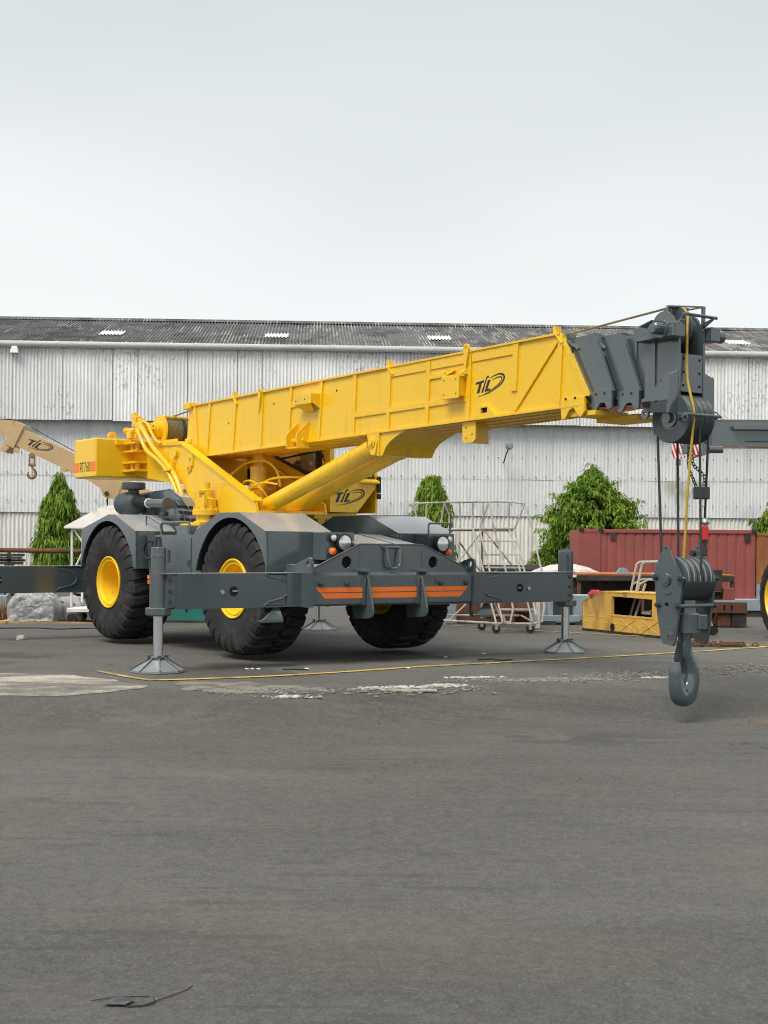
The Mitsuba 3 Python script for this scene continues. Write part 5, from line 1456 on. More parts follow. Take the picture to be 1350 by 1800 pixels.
G('slew_body', cat(box(8.6, 11.9, -.9, .8, 1.5, 2.2, .06), hull([(x, y, z) for (x, y) in ((7.9, .9), (7.3, .1), (10.9, -2.4), (11.5, -1.6)) for z in (.7, 1.5)]), box(9.5, 12.2, -.1, .7, 2.2, 3.6, .05)))
PH = -math.radians(80)
for x, y in ((7.19, -.15), (8.4, 1.4), (10.4, -3.2), (11.5, -1.7)):
    WF = at(x, 25.0 + y, PH)
    w = put('wheel', lathe([(0, -.10), (.18, -.10), (.22, -.02), (.33, -.02), (.42, -.20), (.46, -.26), (.47, -.24), (.46, .2), (0, .2)], (0, 0, .745), 'y', 36, closed=False), 'm_yellow_rim', sc, WF)
    put('tyre', lathe([(.46, -.24), (.53, -.27), (.63, -.27), (.715, -.23), (.745, -.16), (.745, .16), (.715, .23), (.6, .27), (.46, .24)], (0, 0, .745), 'y', 48), 'm_rubber', w, WF)
    tr = []
    for i in range(30):
        q = i * 2 * PI / 30
        for sy_ in (1, -1):
            tr.append(hull([(rr * math.cos(q + sg * .055 + o), yy * sy_, .745 + rr * math.sin(q + sg * .055 + o)) for rr, yy, o in ((.765, .02, .0), (.763, .17, .09), (.70, .245, .12), (.70, .02, 0)) for sg in (1, -1)]))
    put('tread', cat(tr), 'm_rubber', w, WF)
G('axle', tube((7.22, -.13, .745), (8.4, 1.38, .745), .12, 12), 'm_greydark')
G('axle', tube((10.2, -3.18, .745), (11.3, -1.72, .745), .12, 12), 'm_greydark')


# ================================================================ rolling stair platform behind the right outrigger
sp_ = thing('stair_platform', 'off-white tubular rolling stair platform behind the right front outrigger', 'ladder')
FP = at(0, 26.6)


def Pf(name, mesh, mat='m_offwhite', parent=sp_, smooth=30):
    return put(name, mesh, mat, parent, FP, smooth)


def rod(pts, r=.024):
    return sweep(np.asarray(pts, float), r, 8)


def rods(name, lst, r=.019):
    for q in lst:
        Pf(name, rod(q, r))


FP = at(0, 0)
rods('guard_rail', [[(.50, 27.2, 2.2), (.57, 27.2, 2.44), (1.0, 27.2, 2.46), (2.01, 27.2, 2.49)], [(.57, 27.2, 2.44), (.62, 27.2, 2.2), (.62, 27.2, 1.94)], [(2.01, 27.9, 2.51), (2.48, 27.9, 2.51), (2.72, 27.2, 2.46)],
                    [(.82, 27.2, 2.44), (.80, 27.2, 1.94)], [(1.16, 27.2, 2.45), (1.08, 27.2, 1.95)], [(1.16, 27.2, 2.45), (1.26, 27.2, 2.22), (1.25, 27.2, 1.95)], [(1.46, 27.2, 2.46), (1.48, 27.2, 1.95)], [(1.71, 27.2, 2.48), (1.72, 27.2, 1.95)],
                    [(1.96, 27.9, 2.51), (1.97, 27.9, 1.96)], [(2.48, 27.9, 2.51), (2.48, 27.9, 1.96)], [(.60, 27.2, 2.44), (.90, 27.9, 2.48), (2.01, 27.9, 2.51)]], .018)
rods('hand_rail', [[(1.85, 27.2, 1.95), (2.01, 27.2, 2.46), (2.05, 27.15, 2.40), (2.11, 27.0, 1.97), (2.31, 26.5, 1.14), (2.42, 26.2, .45), (2.36, 26.1, .22), (2.26, 26.1, .22), (2.22, 26.1, .35)],
                   [(2.53, 27.2, 1.97), (2.72, 27.2, 2.46), (2.76, 27.15, 2.38), (2.91, 26.8, 1.58), (2.98, 26.5, 1.17), (3.0, 26.2, .48), (2.95, 26.1, .22), (2.88, 26.1, .2), (2.84, 26.1, .35)]])
rods('stringer', [[(1.72, 27.2, 1.95), (1.90, 26.7, 1.13), (2.01, 26.3, .57), (2.10, 26.1, .18)], [(1.85, 27.2, 1.95), (2.02, 26.7, 1.13), (2.14, 26.3, .58), (2.22, 26.1, .20)],
                  [(2.43, 27.2, 1.95), (2.59, 26.7, 1.16), (2.69, 26.3, .61), (2.77, 26.1, .22)], [(2.52, 27.2, 1.96), (2.67, 26.7, 1.18), (2.80, 26.3, .61), (2.85, 26.1, .25)]])
for xa, xb, y, z in ((1.81, 2.56, 27.05, 1.72), (1.90, 2.63, 26.9, 1.46), (1.94, 2.67, 26.75, 1.22), (2.02, 2.71, 26.55, .96), (2.07, 2.75, 26.4, .70), (2.17, 2.81, 26.25, .44)):
    Pf('tread', box(xa, xb, y - .02, y + .16, z - .014, z + .012))
rods('platform_rail', [[(.55, 27.2, 1.93), (2.52, 27.2, 1.97)], [(.62, 27.9, 1.93), (2.54, 27.9, 1.97)], [(.55, 27.2, 1.93), (.62, 27.9, 1.93)], [(2.52, 27.2, 1.97), (2.54, 27.9, 1.97)]], .024)
Pf('deck', box(.58, 2.50, 27.22, 27.88, 1.92, 1.935))
rods('brace', [[(1.92, 27.2, 1.94), (1.52, 27.2, 1.42), (.78, 27.2, .46)], [(1.93, 27.2, 1.94), (2.57, 27.2, 1.15), (2.76, 27.2, .53)], [(1.50, 27.9, 1.7), (1.94, 27.9, 1.09), (2.33, 27.9, .21)], [(1.27, 27.2, .18), (1.56, 27.2, .46), (2.20, 27.2, 1.18)]], .016)
rods('leg', [[(.57, 27.2, 1.93), (.58, 27.2, .2)], [(1.95, 27.9, 1.96), (1.95, 27.9, .2)], [(.64, 27.9, 1.93), (.64, 27.9, .2)]], .02)
rods('base_rail', [[(.45, 27.2, .20), (1.17, 27.2, .18), (1.95, 26.4, .18), (2.11, 26.2, .18), (2.85, 26.2, .18)], [(.60, 27.9, .25), (2.70, 27.9, .25)], [(.5, 27.2, .2), (.6, 27.9, .25)], [(2.85, 26.2, .18), (2.74, 27.9, .25)]], .022)
for x, y in ((1.89, 27.0), (2.10, 26.12), (2.74, 26.2), (.52, 27.2)):
    c = Pf('castor', disc((x, y, .08), .08, .05, 'y', 20), 'm_rubber')
    Pf('fork', cat(box(x - .03, x + .03, y - .05, y - .03, .07, .18), box(x - .03, x + .03, y + .03, y + .05, .07, .18), box(x - .05, x + .05, y - .05, y + .05, .16, .18)), 'm_steel', c)

# small steps on wheels behind the hook block
ss = thing('rolling_steps', 'small grey rolling steps half hidden behind the hook block', 'ladder')
FQ = at(0, 26.0)


def Q(name, mesh, mat='m_offwhite', smooth=30):
    return put(name, mesh, mat, ss, FQ, smooth)


for y in (0, .55):
    Q('hand_rail', rod([(4.68, y, .80), (4.78, y, 1.30), (4.84, y, 1.345), (5.35, y, 1.36), (5.50, y, 1.25), (6.12, y, .12)]))
    Q('stringer', rod([(5.35, y, 1.1), (5.98, y, .14)], .022))
    Q('leg', rod([(4.85, y, .95), (4.60, y, .12)], .022))
    Q('lower_rail', rod([(4.7, y, .92), (4.9, y, 1.02), (5.35, y, 1.02)], .02))
for z in (.95, .72, .48, .26):
    x = 5.42 + (1.05 - z) * .58
    Q('tread', box(x, x + .2, 0, .55, z - .012, z + .012))
Q('base_rail', cat(rod([(4.6, 0, .13), (6.1, 0, .13)], .022), rod([(4.6, .55, .13), (6.1, .55, .13)], .022)))
for x, y in ((6.1, -.02), (6.1, .57), (4.62, 0), (4.62, .55)):
    Q('castor', cat(disc((x, y, .09), .09, .05, 'y', 20)), 'm_rubber')

# ================================================================ red container, ochre panel, flatbed of steel
ct = thing('red_container', 'faded red shipping container at the right behind the scrap', 'container')
FC = at(0, 44.0)


def C_(name, mesh, mat='m_container', parent=ct, smooth=30):
    return put(name, mesh, mat, parent, FC, smooth)


x0, x1, z0, z1 = 6.12, 11.66, -.02, 2.24
fr_ = [box(x0, x0 + .62, -.02, .05, z0 + .16, z1 - .10)]
nP = 17
for i in range(nP):
    a = x0 + .62 + (x1 - x0 - .62) * i / nP
    wd = (x1 - x0 - .62) / nP
    C_('side_panel', hull([(a, .05, z0 + .16), (a + wd * .9, .05, z0 + .16), (a, .05, z1 - .1), (a + wd * .9, .05, z1 - .1), (a + wd * .18, .025, z0 + .16), (a + wd * .72, .025, z0 + .16), (a + wd * .18, .025, z1 - .1), (a + wd * .72, .025, z1 - .1)]))
C_('end_frame', cat(box(x0, x0 + .62, -.005, .05, z0 + .16, z1 - .10), box(x0 + .58, x0 + .66, -.02, .06, z0, z1), box(x0 - .02, x0 + .08, -.02, .1, z0, z1)))
C_('top_rail', box(x0, x1, -.02, .06, z1 - .12, z1, .01))
C_('bottom_rail', box(x0, x1, -.02, .06, z0, z0 + .17, .01))
C_('shell', box(x0 + .02, x1, .06, 2.4, z0 + .02, z1 - .02))
for x in (x0 - .01, x0 + .60, x1 - .14):
    C_('corner_casting', cat(box(x, x + .16, -.04, .12, z1 - .10, z1 + .02, .01)), 'm_darksteel')
C_('lashing_plate', box(x0 + .98, x0 + 1.13, -.03, .0, z1 - .34, z1 - .12), 'm_darksteel')
C_('lashing_plate', box(x1 - .35, x1 - .18, -.03, .0, z1 - .38, z1 - .10), 'm_darksteel')
C_('paper_tag', box(8.95, 9.03, .018, .022, 1.50, 1.55), 'm_paper')
oc = thing('ochre_container', 'rusty ochre container end behind the tyre at the right edge', 'container')
put('shell', box(11.70, 16.2, .06, 2.2, 0, 2.12), 'm_ochre', oc, FC)
for i in range(14):
    a = 11.70 + i * .33
    put('side_panel', hull([(a, .08, .14), (a + .30, .08, .14), (a, .08, 2.08), (a + .30, .08, 2.08), (a + .06, .045, .14), (a + .24, .045, .14), (a + .06, .045, 2.06), (a + .24, .045, 2.06)]), 'm_ochre', oc, FC)
put('rail', cat(box(11.69, 16.2, .02, .1, 2.06, 2.14, .01), box(11.69, 16.2, .02, .1, 0, .14, .01)), 'm_ochre', oc, FC)

fb = thing('steel_flatbed', 'rusty steel platform frame with a dark underside in front of the red container', 'platform')
FF = at(0, 36.0)
fm = put('edge_beam', box(4.95, 8.98, -.06, .06, .78, .93, .01), 'm_darksteel', fb, FF)
put('rusty_top', box(4.9, 9.0, -.05, 2.6, .93, .965), 'm_rustorange', fb, FF)
bsdf('m_rustorange', base_color=rusty((.36, .12, .025), (.24, .08, .025), (.10, .05, .03), 1.5), roughness=.8)
put('back_wall', box(4.9, 8.0, .9, 1.0, .02, .85), 'm_darksteel', fb, FF)
for x in (4.98, 6.6, 8.0, 8.92):
    put('post', box(x, x + .08, .0, .14, 0, .80), 'm_rust', fb, FF)
put('lower_frame', cat(box(8.0, 8.95, -.03, .06, .28, .36), box(7.6, 8.05, -.04, .3, -.0, .75, .01)), 'm_darksteel', fb, FF)
put('stop_block', cat(hull([(5.95, 0, .96), (6.35, 0, .96), (5.95, .2, .96), (6.35, .2, .96), (6.08, 0, 1.12), (6.2, 0, 1.12), (6.08, .2, 1.12)]), hull([(6.9, 0, .96), (7.2, 0, .96), (6.9, .2, .96), (7.2, .2, .96), (7.0, 0, 1.08), (7.1, 0, 1.08), (7.05, .2, 1.08)])), 'm_bluegrey', fb, FF)

st_ = thing('rusty_beams', 'stack of rusty steel beams and boxes standing right of the hook block', 'scrap metal')
FR = at(0, 29.0)


def Rb(name, mesh, mat='m_rust', parent=None):
    return put(name, mesh, mat, parent or st_, FR)


def ibeam(x0, x1, y, z, h=.26, w=.24):
    return cat(box(x0, x1, y - w / 2, y + w / 2, z, z + .025), box(x0, x1, y - w / 2, y + w / 2, z + h - .025, z + h), box(x0, x1, y - .012, y + .012, z, z + h))


Rb('beam', cat(box(6.85, 7.10, -.3, .5, .02, .30), box(6.9, 7.05, -.31, -.29, .05, .27)), 'm_rust')
Rb('beam', box(7.12, 7.42, -.32, .5, .02, .31), 'm_darksteel')
Rb('beam', box(6.2, 7.42, -.36, -.30, .30, .52), 'm_rust')
Rb('beam_hole', cat(box(6.93, 6.98, -.365, -.36, .36, .46), box(7.08, 7.13, -.365, -.36, .36, .46)), 'm_hole')
Rb('beam', ibeam(5.7, 6.9, .1, .05))
Rb('beam', ibeam(5.6, 7.0, .45, .05))
Rb('beam', box(5.9, 6.95, -.1, .5, .56, .72), 'm_darksteel')
Rb('beam', cat(box(6.3, 6.95, -.2, .0, .74, 1.18, .01)), 'm_darksteel')
Rb('beam', box(6.98, 7.22, -.15, .1, .56, .80), 'm_container')

fr2_ = thing('rusty_boxes', 'rusty brown steel boxes lying behind the stair platform', 'scrap metal')
FR2 = at(0, 29.5)
for a in ((1.55, 2.15, 0, .5, .02, .52), (2.05, 2.75, -.2, .3, .02, .30), (2.2, 3.1, .3, .9, .02, .50), (2.72, 3.12, -.1, .2, .25, .58)):
    put('steel_box', box(*a, .012), 'm_rust', fr2_, FR2)
put('slanted_plate', hull([(3.1, .1, .28), (3.2, .1, .28), (3.42, .1, .66), (3.54, .1, .66), (3.1, .16, .28), (3.54, .16, .66)]), 'm_wood', fr2_, FR2)
put('box_hole', cat(box(2.15, 2.25, -.206, -.2, .12, .2), box(2.35, 2.45, -.206, -.2, .12, .2)), 'm_hole', fr2_, FR2)
bg = thing('grey_steel_base', 'blue grey machine base lying behind the right outrigger leg', 'machine part')
FB = at(0, 29.2)
put('body', cat(box(3.45, 4.45, .2, .9, .08, .62, .02), box(3.2, 4.1, .05, .2, .06, .2, .01)), 'm_bluegrey', bg, FB)
put('foot', cat(box(3.3, 3.6, .0, .15, 0, .08), box(4.0, 4.3, .0, .15, 0, .08), box(3.55, 3.95, .15, .3, .18, .7)), 'm_greydark', bg, FB)
bg2 = thing('steel_cabinet_base', 'blue grey steel panel standing behind the wheel of the stair platform', 'machine part')
put('side_sheet', cat(box(.55, 1.5, .0, .12, .08, .55, .01), box(.7, 1.3, -.1, .2, 0, .09)), 'm_bluegrey', bg2, FB)
wp = thing('white_post', 'white hooked steel post standing beside the outrigger leg', 'post')
put('post', cat(box(3.12, 3.20, 0, .08, .0, .66, .01), box(3.06, 3.26, .01, .07, .52, .58, .01)), 'm_white', wp, at(-.1, 27.8))
lg = thing('long_grey_beam', 'light blue grey beam lying on the ground by the right edge tyre', 'machine part')
put('beam', cat(box(7.95, 9.6, 0, .4, .14, .42, .015), box(8.95, 9.03, .1, .2, .42, .78)), 'm_bluegrey', lg, at(0, 33.5))
put('skid', box(8.2, 9.4, .05, .3, .0, .14), 'm_darksteel', lg, at(0, 33.5))

# yellow cut-off machine shell
sy = thing('yellow_machine_shell', 'battered yellow steel machine shell with a window opening lying on the yard', 'scrap metal')
# stands on a line from (3.72, 26.5) to (4.75, 22.9)
FY = at(3.9, 27.3, -1.1715)
side = Polygon([(0.0, .02), (0.0, .56), (.10, .60), (.72, .775), (2.55, .785), (2.95, .74), (2.95, .02)]).difference(Polygon([(1.05, .36), (1.05, .70), (2.40, .685), (2.40, .35)]))


def Y(name, mesh, mat='m_scrapyellow', smooth=30):
    return put(name, mesh, mat, sy, FY, smooth)


Y('side_wall', prism(side, -.03, .0))
Y('top_plate', hull([(x, y, z) for (x, z) in ((.72, .79), (2.55, .80), (.72, .765), (2.55, .775)) for y in (-.04, .62)]))
Y('slant_plate', hull([(x, y, z) for (x, z) in ((0, .58), (.72, .79), (0, .56), (.72, .765)) for y in (-.04, .62)]))
Y('far_wall', prism(side, .60, .63), 'm_darksteel')
Y('end_wall', box(-.03, .0, -.02, .62, .02, .57), 'm_darksteel')
Y('window_frame', cat(box(1.02, 1.05, -.042, .02, .34, .72), box(2.40, 2.43, -.042, .02, .33, .71), box(1.02, 2.43, -.042, .02, .33, .36)))
Y('round_hole', disc((1.08, -.03, .12), .075, .012), 'm_hole')
Y('cross_brace', cat(*[sweep([(p, -.034, .06), (q, -.034, .30)], .009, 5) for p, q in ((1.35, 1.85), (1.85, 1.35), (2.05, 2.6), (2.6, 2.05))]))
Y('bottom_rail', box(0, 2.95, -.04, .0, .0, .05), 'm_darksteel')
Y('fold_line', cat(hull([(0, -.035, .30), (1.02, -.035, .29), (0, -.03, .315), (1.02, -.03, .305), (0, -.03, .285), (1.02, -.03, .275)]), hull([(0, -.035, .19), (2.9, -.035, .18), (0, -.03, .20), (2.9, -.03, .19), (0, -.03, .18), (2.9, -.03, .17)])))
rg = put('red_rag', (lambda m: trimesh.Trimesh(m.vertices * (1 + .5 * (meshkit.noise(m.vertices * 22, 3)[:, None] - .5)) * np.array([.14, .09, .075]) / .1 * .1, m.faces, process=False))(trimesh.creation.icosphere(subdivisions=3, radius=1.0)), 'm_rag', None, at(4.08, 27.0, 0, .72), 40)
bsdf('m_rag', base_color=rusty((.45, .04, .05), (.35, .06, .07), (.55, .25, .25), 9), roughness=.9)
lab(rg, 'crumpled red rag lying on the yellow machine shell', 'rag')
wb = put('wood_block', box(-.13, .13, -.1, .1, 0, .12, .008), 'm_wood', None, at(4.86, 23.2, .3))
lab(wb, 'small wooden block on the ground by the yellow machine shell', 'block')
ch = thing('rusty_chain', 'heap of rusty chain on the ground behind the hook', 'chain')
r = np.random.default_rng(6)
links = []
for i in range(60):
    cx, cy = 5.45 + r.normal(0, .28), 22.9 + r.normal(0, .12)
    a = r.random() * 6.3
    rr = [(cx + .055 * math.cos(t) * math.cos(a) - .03 * math.sin(t) * math.sin(a), cy + .055 * math.cos(t) * math.sin(a) + .03 * math.sin(t) * math.cos(a), .02 + .045 * r.random() + .015 * math.sin(t + a)) for t in np.linspace(0, 2 * PI, 9)]
    links.append(sweep(rr, .012, 5))
put('links', cat(links), 'm_rust', ch)

# long black pipe and white tarpaulin behind the platform
bp2 = put('black_pipe', cat(tube((3.0, 0, .93), (6.1, 0, .93), .17, 20), tube((3.1, .3, .62), (6.1, .3, .62), .16, 20)), 'm_pipe', None, at(0, 43.0))
lab(bp2, 'thick black pipes lying on trestles behind the stair platform', 'pipe')
for x in (3.3, 5.6):
    tr_ = thing('trestle', 'dark steel trestle under the black pipes' + (', left one' if x < 4 else ', right one'), 'trestle')
    put('frame', cat(box(x - .05, x + .05, -.1, .5, .38, .46), box(x - .05, x + .05, -.1, -.02, 0, .40), box(x - .05, x + .05, .42, .5, 0, .4), box(x - .05, x + .05, -.16, -.10, .4, .76)), 'm_darksteel', tr_, at(0, 43.0))
tv = trimesh.creation.icosphere(subdivisions=4, radius=1.0)
tvv = tv.vertices * np.array([1.05, .5, .42]) * (1 + .25 * (meshkit.fbm(tv.vertices * 3.5, 4, 9)[:, None] - .5))
tvv[:, 2] = np.maximum(tvv[:, 2], -.38)
tp_ = put('tarpaulin', trimesh.Trimesh(tvv + np.array([0, 0, .75]), tv.faces, process=False), 'm_tarp', None, at(5.2, 40.2), 50)
bsdf('m_tarp', base_color=rusty((.62, .56, .54), (.50, .46, .45), (.38, .33, .31), 3), roughness=.7)
lab(tp_, 'pale tarpaulin heap behind the right outrigger beam', 'tarpaulin')
pal = put('pallet', cat(*[box(4.2 + i * .36, 4.48 + i * .36, -.5, .5, .33, .37) for i in range(6)], *[box(4.2, 6.3, y, y + .1, .0, .33) for y in (-.5, -.05, .4)]), 'm_wood', None, at(0, 40.2))
lab(pal, 'wooden pallet stand under the pale tarpaulin', 'pallet')

# ================================================================ left: wrapped machines, trolley, pipes, bin
bsdf('m_wrapdark', base_color=rusty((.12, .13, .135), (.05, .053, .056), (.26, .25, .24), 5), roughness=.6)
scene['m_film'] = {'type': 'principledthin', 'base_color': {'type': 'rgb', 'value': [.90, .91, .92]}, 'roughness': .16, 'spec_trans': .60, 'diff_trans': .9}


def crumple(m, amp, f, seed):
    m = m.subdivide_to_size(.045)
    v = m.vertices
    n = trimesh.Trimesh(v, m.faces, process=False).vertex_normals
    d = np.abs(meshkit.fbm(v * f, 4, seed) - .5) * 2
    d2 = np.abs(meshkit.noise(v * np.array([f * 2.2, f * 2.2, f * .7]), seed + 4) - .5)
    return trimesh.Trimesh(v + n * ((d - .4) * amp + (d2 - .25) * amp * .8)[:, None], m.faces, process=False)


def wrapped(x, y, w, d, h, seed, text):
    t = thing('wrapped_machine', text, 'wrapped machine')
    f = at(x, y)
    put('machine', cat(box(-w * .42, w * .42, -d * .4, d * .4, .10, h * .72, .05), tube((-w * .25, -d * .42, h * .55), (-w * .25, d * .42, h * .55), h * .26, 18), tube((w * .16, -d * .44, h * .42), (w * .16, d * .44, h * .42), h * .30, 18), box(-w * .45, w * .45, -d * .42, d * .42, 0, .10)), 'm_wrapdark', t, f)
    body = hull([(sx * w * a, sy * d * a, z) for z, a in ((.03, .52), (h * .55, .52), (h * .88, .42), (h, .30)) for sx in (-1, 1) for sy in (-1, 1)] + [(-w * .55, 0, h * .5), (w * .3, -d * .3, h * 1.03), (0, d * .4, h * 1.05)])
    put('plastic_film', crumple(body, .09, 5.0, seed), 'm_film', t, f, False)
    return t


wrapped(-7.17, 28.9, .92, .8, .64, 3, 'grey machine wrapped in clear plastic film, left of the trolley')
wrapped(-6.60, 29.6, .60, .6, .52, 9, 'smaller plastic-wrapped bundle just behind the first wrapped machine')
pb = put('timber_skid', cat(box(-7.75, -7.6, 28.2, 29.2, 0, .05), box(-7.65, -5.6, 28.3, 28.4, .0, .035)), 'm_wood')
lab(pb, 'long timber skid on the ground in front of the wrapped machine', 'timber')

tr0 = thing('canopy_trolley', 'white tubular trolley on castors with a pale canopy roof, left of the crane', 'trolley')
FTr = at(0, 28.6)


def Tn(name, mesh, mat='m_white', smooth=30):
    return put(name, mesh, mat, tr0, FTr, smooth)


for x in (-6.36, -5.2):
    for y in (0, 1.0):
        Tn('post', rod([(x, y, .25), (x, y, 1.95)], .025))
for y in (0, 1.0):
    Tn('brace', cat(rod([(-6.33, y, 1.92), (-5.78, y, 1.1)], .02), rod([(-6.0, y, 1.75), (-6.33, y, 1.05)], .018), rod([(-6.36, y, 1.05), (-5.2, y, 1.05)], .02)))
Tn('roof', cat(hull([(-6.50, -.1, 1.93), (-4.4, -.1, 1.93), (-6.50, 1.2, 1.93), (-4.4, 1.2, 1.93), (-5.75, .1, 2.40), (-5.0, .1, 2.42), (-5.75, 1.0, 2.40), (-5.0, 1.0, 2.42), (-6.5, -.1, 1.97)])), 'm_roofpale')
bsdf('m_roofpale', base_color=rusty((.66, .63, .60), (.60, .56, .52), (.38, .22, .16), 2.0), roughness=.6)
Tn('deck', cat(box(-6.45, -5.1, -.05, 1.05, .22, .30, .01)))
for x, y in ((-6.35, .0), (-5.3, .0), (-6.35, 1.0), (-5.3, 1.0)):
    Tn('castor', disc((x, y, .10), .10, .06, 'y', 20), 'm_rubber')
jar = put('plastic_jerrycan', cat(box(-5.98, -5.7, 28.75, 28.95, .30, .55, .04), box(-5.9, -5.78, 28.8, 28.9, .55, .60, .01)), 'm_ochrecan')
bsdf('m_ochrecan', base_color=rusty((.52, .33, .08), (.42, .26, .07), (.3, .17, .06), 5), roughness=.5)
lab(jar, 'yellow plastic can on the trolley deck', 'can')
pan = put('tray', box(-5.65, -5.3, 28.7, 29.0, .30, .36, .01), 'm_bluegrey')
lab(pan, 'light blue tray on the trolley deck beside the yellow can', 'tray')
bt = put('battery_box', box(-5.65, -5.25, 28.7, 29.1, .0, .21, .02), 'm_black')
lab(bt, 'black battery box under the trolley deck', 'box')
wr = thing('wooden_rack', 'low wooden rack with planks behind the trolley', 'rack')
put('plank', box(-7.2, -3.2, .0, .06, .52, .70), 'm_wood', wr, at(0, 31.5))
put('plank', box(-7.2, -3.2, .0, .06, .74, .86), 'm_wood', wr, at(0, 31.5))
put('lower_panel', box(-7.0, -4.2, .05, .1, .05, .5), 'm_darksteel', wr, at(0, 31.5))
for x in (-7.0, -6.1, -5.2, -4.2):
    put('post', box(x, x + .08, -.08, .0, 0, .88), 'm_rust', wr, at(0, 31.5))
dr_ = put('drum', lathe([(0, 0), (.14, 0), (.15, .02), (.15, .44), (.14, .46), (0, .46)], (-6.75, 30.8, 0), 'z', 20, closed=False), 'm_offwhite')
lab(dr_, 'small pale drum behind the wrapped machines', 'drum')

pl3 = thing('pipe_rack', 'rusty pipe and bundles of steel on a rack at the left edge', 'rack')
FPp = at(0, 44.0)
put('long_pipe', tube((-16, 0, 1.46), (-9.0, 0, 1.42), .075, 14), 'm_rust', pl3, FPp)
for i in range(7):
    put('steel_bar', box(-16, -11.25 - .05 * (i % 3), -.3 + .09 * (i % 4), -.22 + .09 * (i % 4), 1.0 + .085 * (i // 2), 1.075 + .085 * (i // 2)), 'm_rust' if i % 2 else 'm_darksteel', pl3, FPp)
put('lower_stack', hull([(-16, -.3, .62), (-11.2, -.3, .62), (-16, .3, .62), (-11.2, .3, .62), (-16, -.2, .78), (-12.0, -.2, .80), (-16, .3, .8), (-12.0, .3, .80)]), 'm_darksteel', pl3, FPp)
for x in (-15.5, -11.8, -9.4):
    put('trestle', cat(box(x, x + .1, -.4, .4, .9, 1.0), box(x, x + .1, -.4, -.3, 0, .95), box(x, x + .1, .3, .4, 0, .95), box(x, x + .1, -.05, .05, 1.0, 1.36)), 'm_darksteel', pl3, FPp)
bin_ = thing('green_bin', 'teal green steel bin on the ground seen between the crane tyres', 'bin')
FBn = at(0, 29.0)
put('body', cat(hull([(x, y, z) for x in (-4.75, -3.3) for y in (0, .9) for z in (.04, .62)])), 'm_teal', bin_, FBn)
put('rim', box(-4.78, -3.27, -.03, .93, .60, .66, .008), 'm_teal', bin_, FBn)
put('latch', box(-4.1, -4.06, -.03, 0, .24, .38), 'm_black', bin_, FBn)
put('base_rail', box(-4.7, -3.35, -.01, .9, 0, .05), 'm_darksteel', bin_, FBn)
# dry plants at the left edge
rr_ = np.random.default_rng(2)
V, F = [], []
for i in range(500):
    c = np.array([-8.15 + rr_.normal(0, .28), 29.3 + rr_.normal(0, .2), 0.0])
    h_ = .12 + .45 * rr_.random()
    a = rr_.random() * 6.3
    tip = c + np.array([.2 * math.cos(a), .2 * math.sin(a), h_])
    sd = np.array([-math.sin(a), math.cos(a), 0]) * .012
    o = len(V)
    V += [c - sd, c + sd, tip]
    F.append((o, o + 1, o + 2))
bsdf('m_dry', base_color=rusty((.24, .13, .06), (.16, .09, .045), (.32, .22, .11), 9), roughness=.9)
k = put('dry_weeds', trimesh.Trimesh(np.array(V), np.array(F), process=False), 'm_dry', smooth=False)
lab(k, 'reddish brown dry weeds at the left edge beside the wrapped machine', kind='stuff')
jn = put('small_jack', cat(box(-8.35, -8.1, 30.2, 30.5, .0, .5, .02), tube((-8.2, 30.3, .4), (-7.9, 30.3, .75), .04)), 'm_bluegrey')
lab(jn, 'grey machine part at the left edge behind the dry weeds', 'machine part')


# ================================================================ litter on the yard
def litter(x, y, s, seed, text, mat='m_paper', cat_='litter', flat=.35, group=None):
    r = np.random.default_rng(seed)
    m = trimesh.creation.icosphere(subdivisions=2, radius=1.0)
    v = m.vertices * np.array([s, s * .7, s * flat]) * (1 + .9 * (meshkit.noise(m.vertices * 2.6 + seed, seed)[:, None] - .5))
    m = trimesh.Trimesh(v, m.faces, process=False)
    m.apply_translation((x, y, float(ground_h(x, y)) + s * flat * .55))
    k = put('paper_scrap', m, mat, smooth=False)
    lab(k, text, cat_, group)


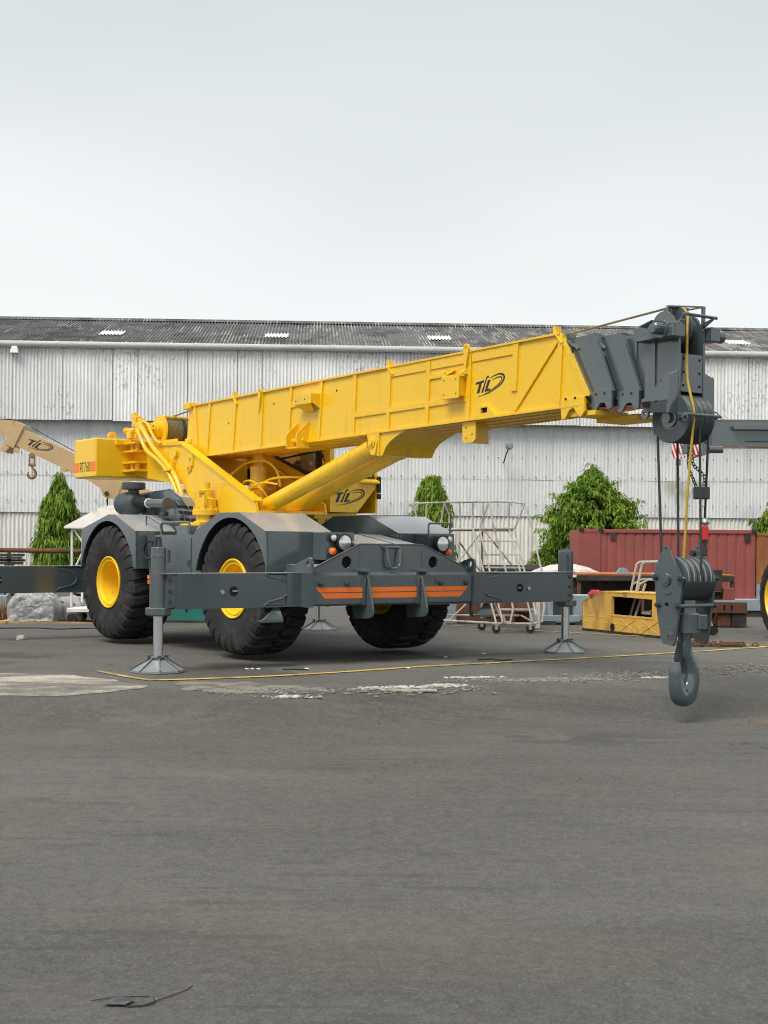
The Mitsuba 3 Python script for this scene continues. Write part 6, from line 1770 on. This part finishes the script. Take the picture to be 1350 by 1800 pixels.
litter(-6.05, 23.4, .070, 1, 'crumpled white paper scrap on the asphalt at the far left', flat=.7)
litter(-.98, 18.05, .030, 2, 'small white scrap in front of the left front tyre')
litter(.32, 18.25, .030, 3, 'small white scrap in front of the right front tyre')
litter(1.5, 20.9, .028, 4, 'tiny white scrap left of the right outrigger foot')
litter(.9, 20.2, .026, 5, 'tiny white scrap under the right side of the bumper')
for i, (x, y) in enumerate(((-1.75, 18.0), (-1.68, 18.02), (-1.60, 18.0))):
    litter(x, y, .026, 20 + i, ('left', 'middle', 'right')[i] + ' one of three tiny white crumbs right of the left outrigger foot', group='white crumbs by the left outrigger foot')
sk2 = put('stick', sweep([(-1.28, 17.85, .012), (-1.1, 17.83, .015), (-.95, 17.84, .012)], .010, 6), 'm_darksteel')
lab(sk2, 'thin dark stick on the asphalt before the left front tyre', 'stick')
sk3 = put('stick', sweep([(1.32, 19.55, .02), (1.5, 19.6, .03), (1.62, 19.52, .02), (1.8, 19.58, .02)], .014, 6), 'm_darksteel')
lab(sk3, 'dark twisted twig on the asphalt left of the right outrigger foot', 'stick')
cb = put('cable', sweep(curve([(-7.3, 26.4, .012), (-6.6, 26.6, .012), (-6.1, 26.3, .012), (-5.6, 26.6, .012), (-5.2, 26.5, .012)], 6), .012, 6), 'm_black')
lab(cb, 'thin black cable lying on the asphalt at the left', 'cable')
pv = put('batten', box(-.32, .32, -.02, .02, 0, .02), 'm_crumb', None, at(.28, 15.55, .12, float(ground_h(.28, 15.55)) + .005))
lab(pv, 'short pale batten lying among the plaster crumbs', 'batten')
# torn dark plastic pad with a crack running off it, near the camera
gx, gy = -1.06, 5.75
zz = float(ground_h(gx, gy))
fl = rough_edge(Polygon([(-.07, -.04), (.02, -.045), (.05, .02), (.0, .05), (-.04, .05)]), .012, 5, .02)
k = put('torn_pad', lay(affinity.translate(fl, gx, gy), .012, .06), 'm_padgrey', smooth=True)
bsdf('m_padgrey', base_color=rusty((.035, .040, .045), (.02, .022, .025), (.09, .10, .105), 18), roughness=.45)
lab(k, 'torn dark rubber scrap stuck to the asphalt at the bottom left', 'scrap')
for pts, r_, text in (([(.02, -.04), (.09, -.03), (.14, .03), (.18, .08), (.23, .15), (.26, .22)], .0022, 'thin dark twig running up to the right from the rubber scrap at the bottom left'),
                     ([(-.13, .02), (-.05, .06), (.04, .075), (.10, .08)], .0022, 'thin dark twig lying behind the rubber scrap at the bottom left'),
                     ([(.03, -.05), (.10, -.035), (.13, .0), (.12, .06)], .0028, 'bent dark twig at the right end of the rubber scrap at the bottom left')):
    P_ = [(gx + a_, gy + b_, float(ground_h(gx + a_, gy + b_)) + .006) for a_, b_ in pts]
    tw = put('twig', sweep(curve(P_, 4), r_, 5), 'm_darksteel')
    lab(tw, text, 'twig')
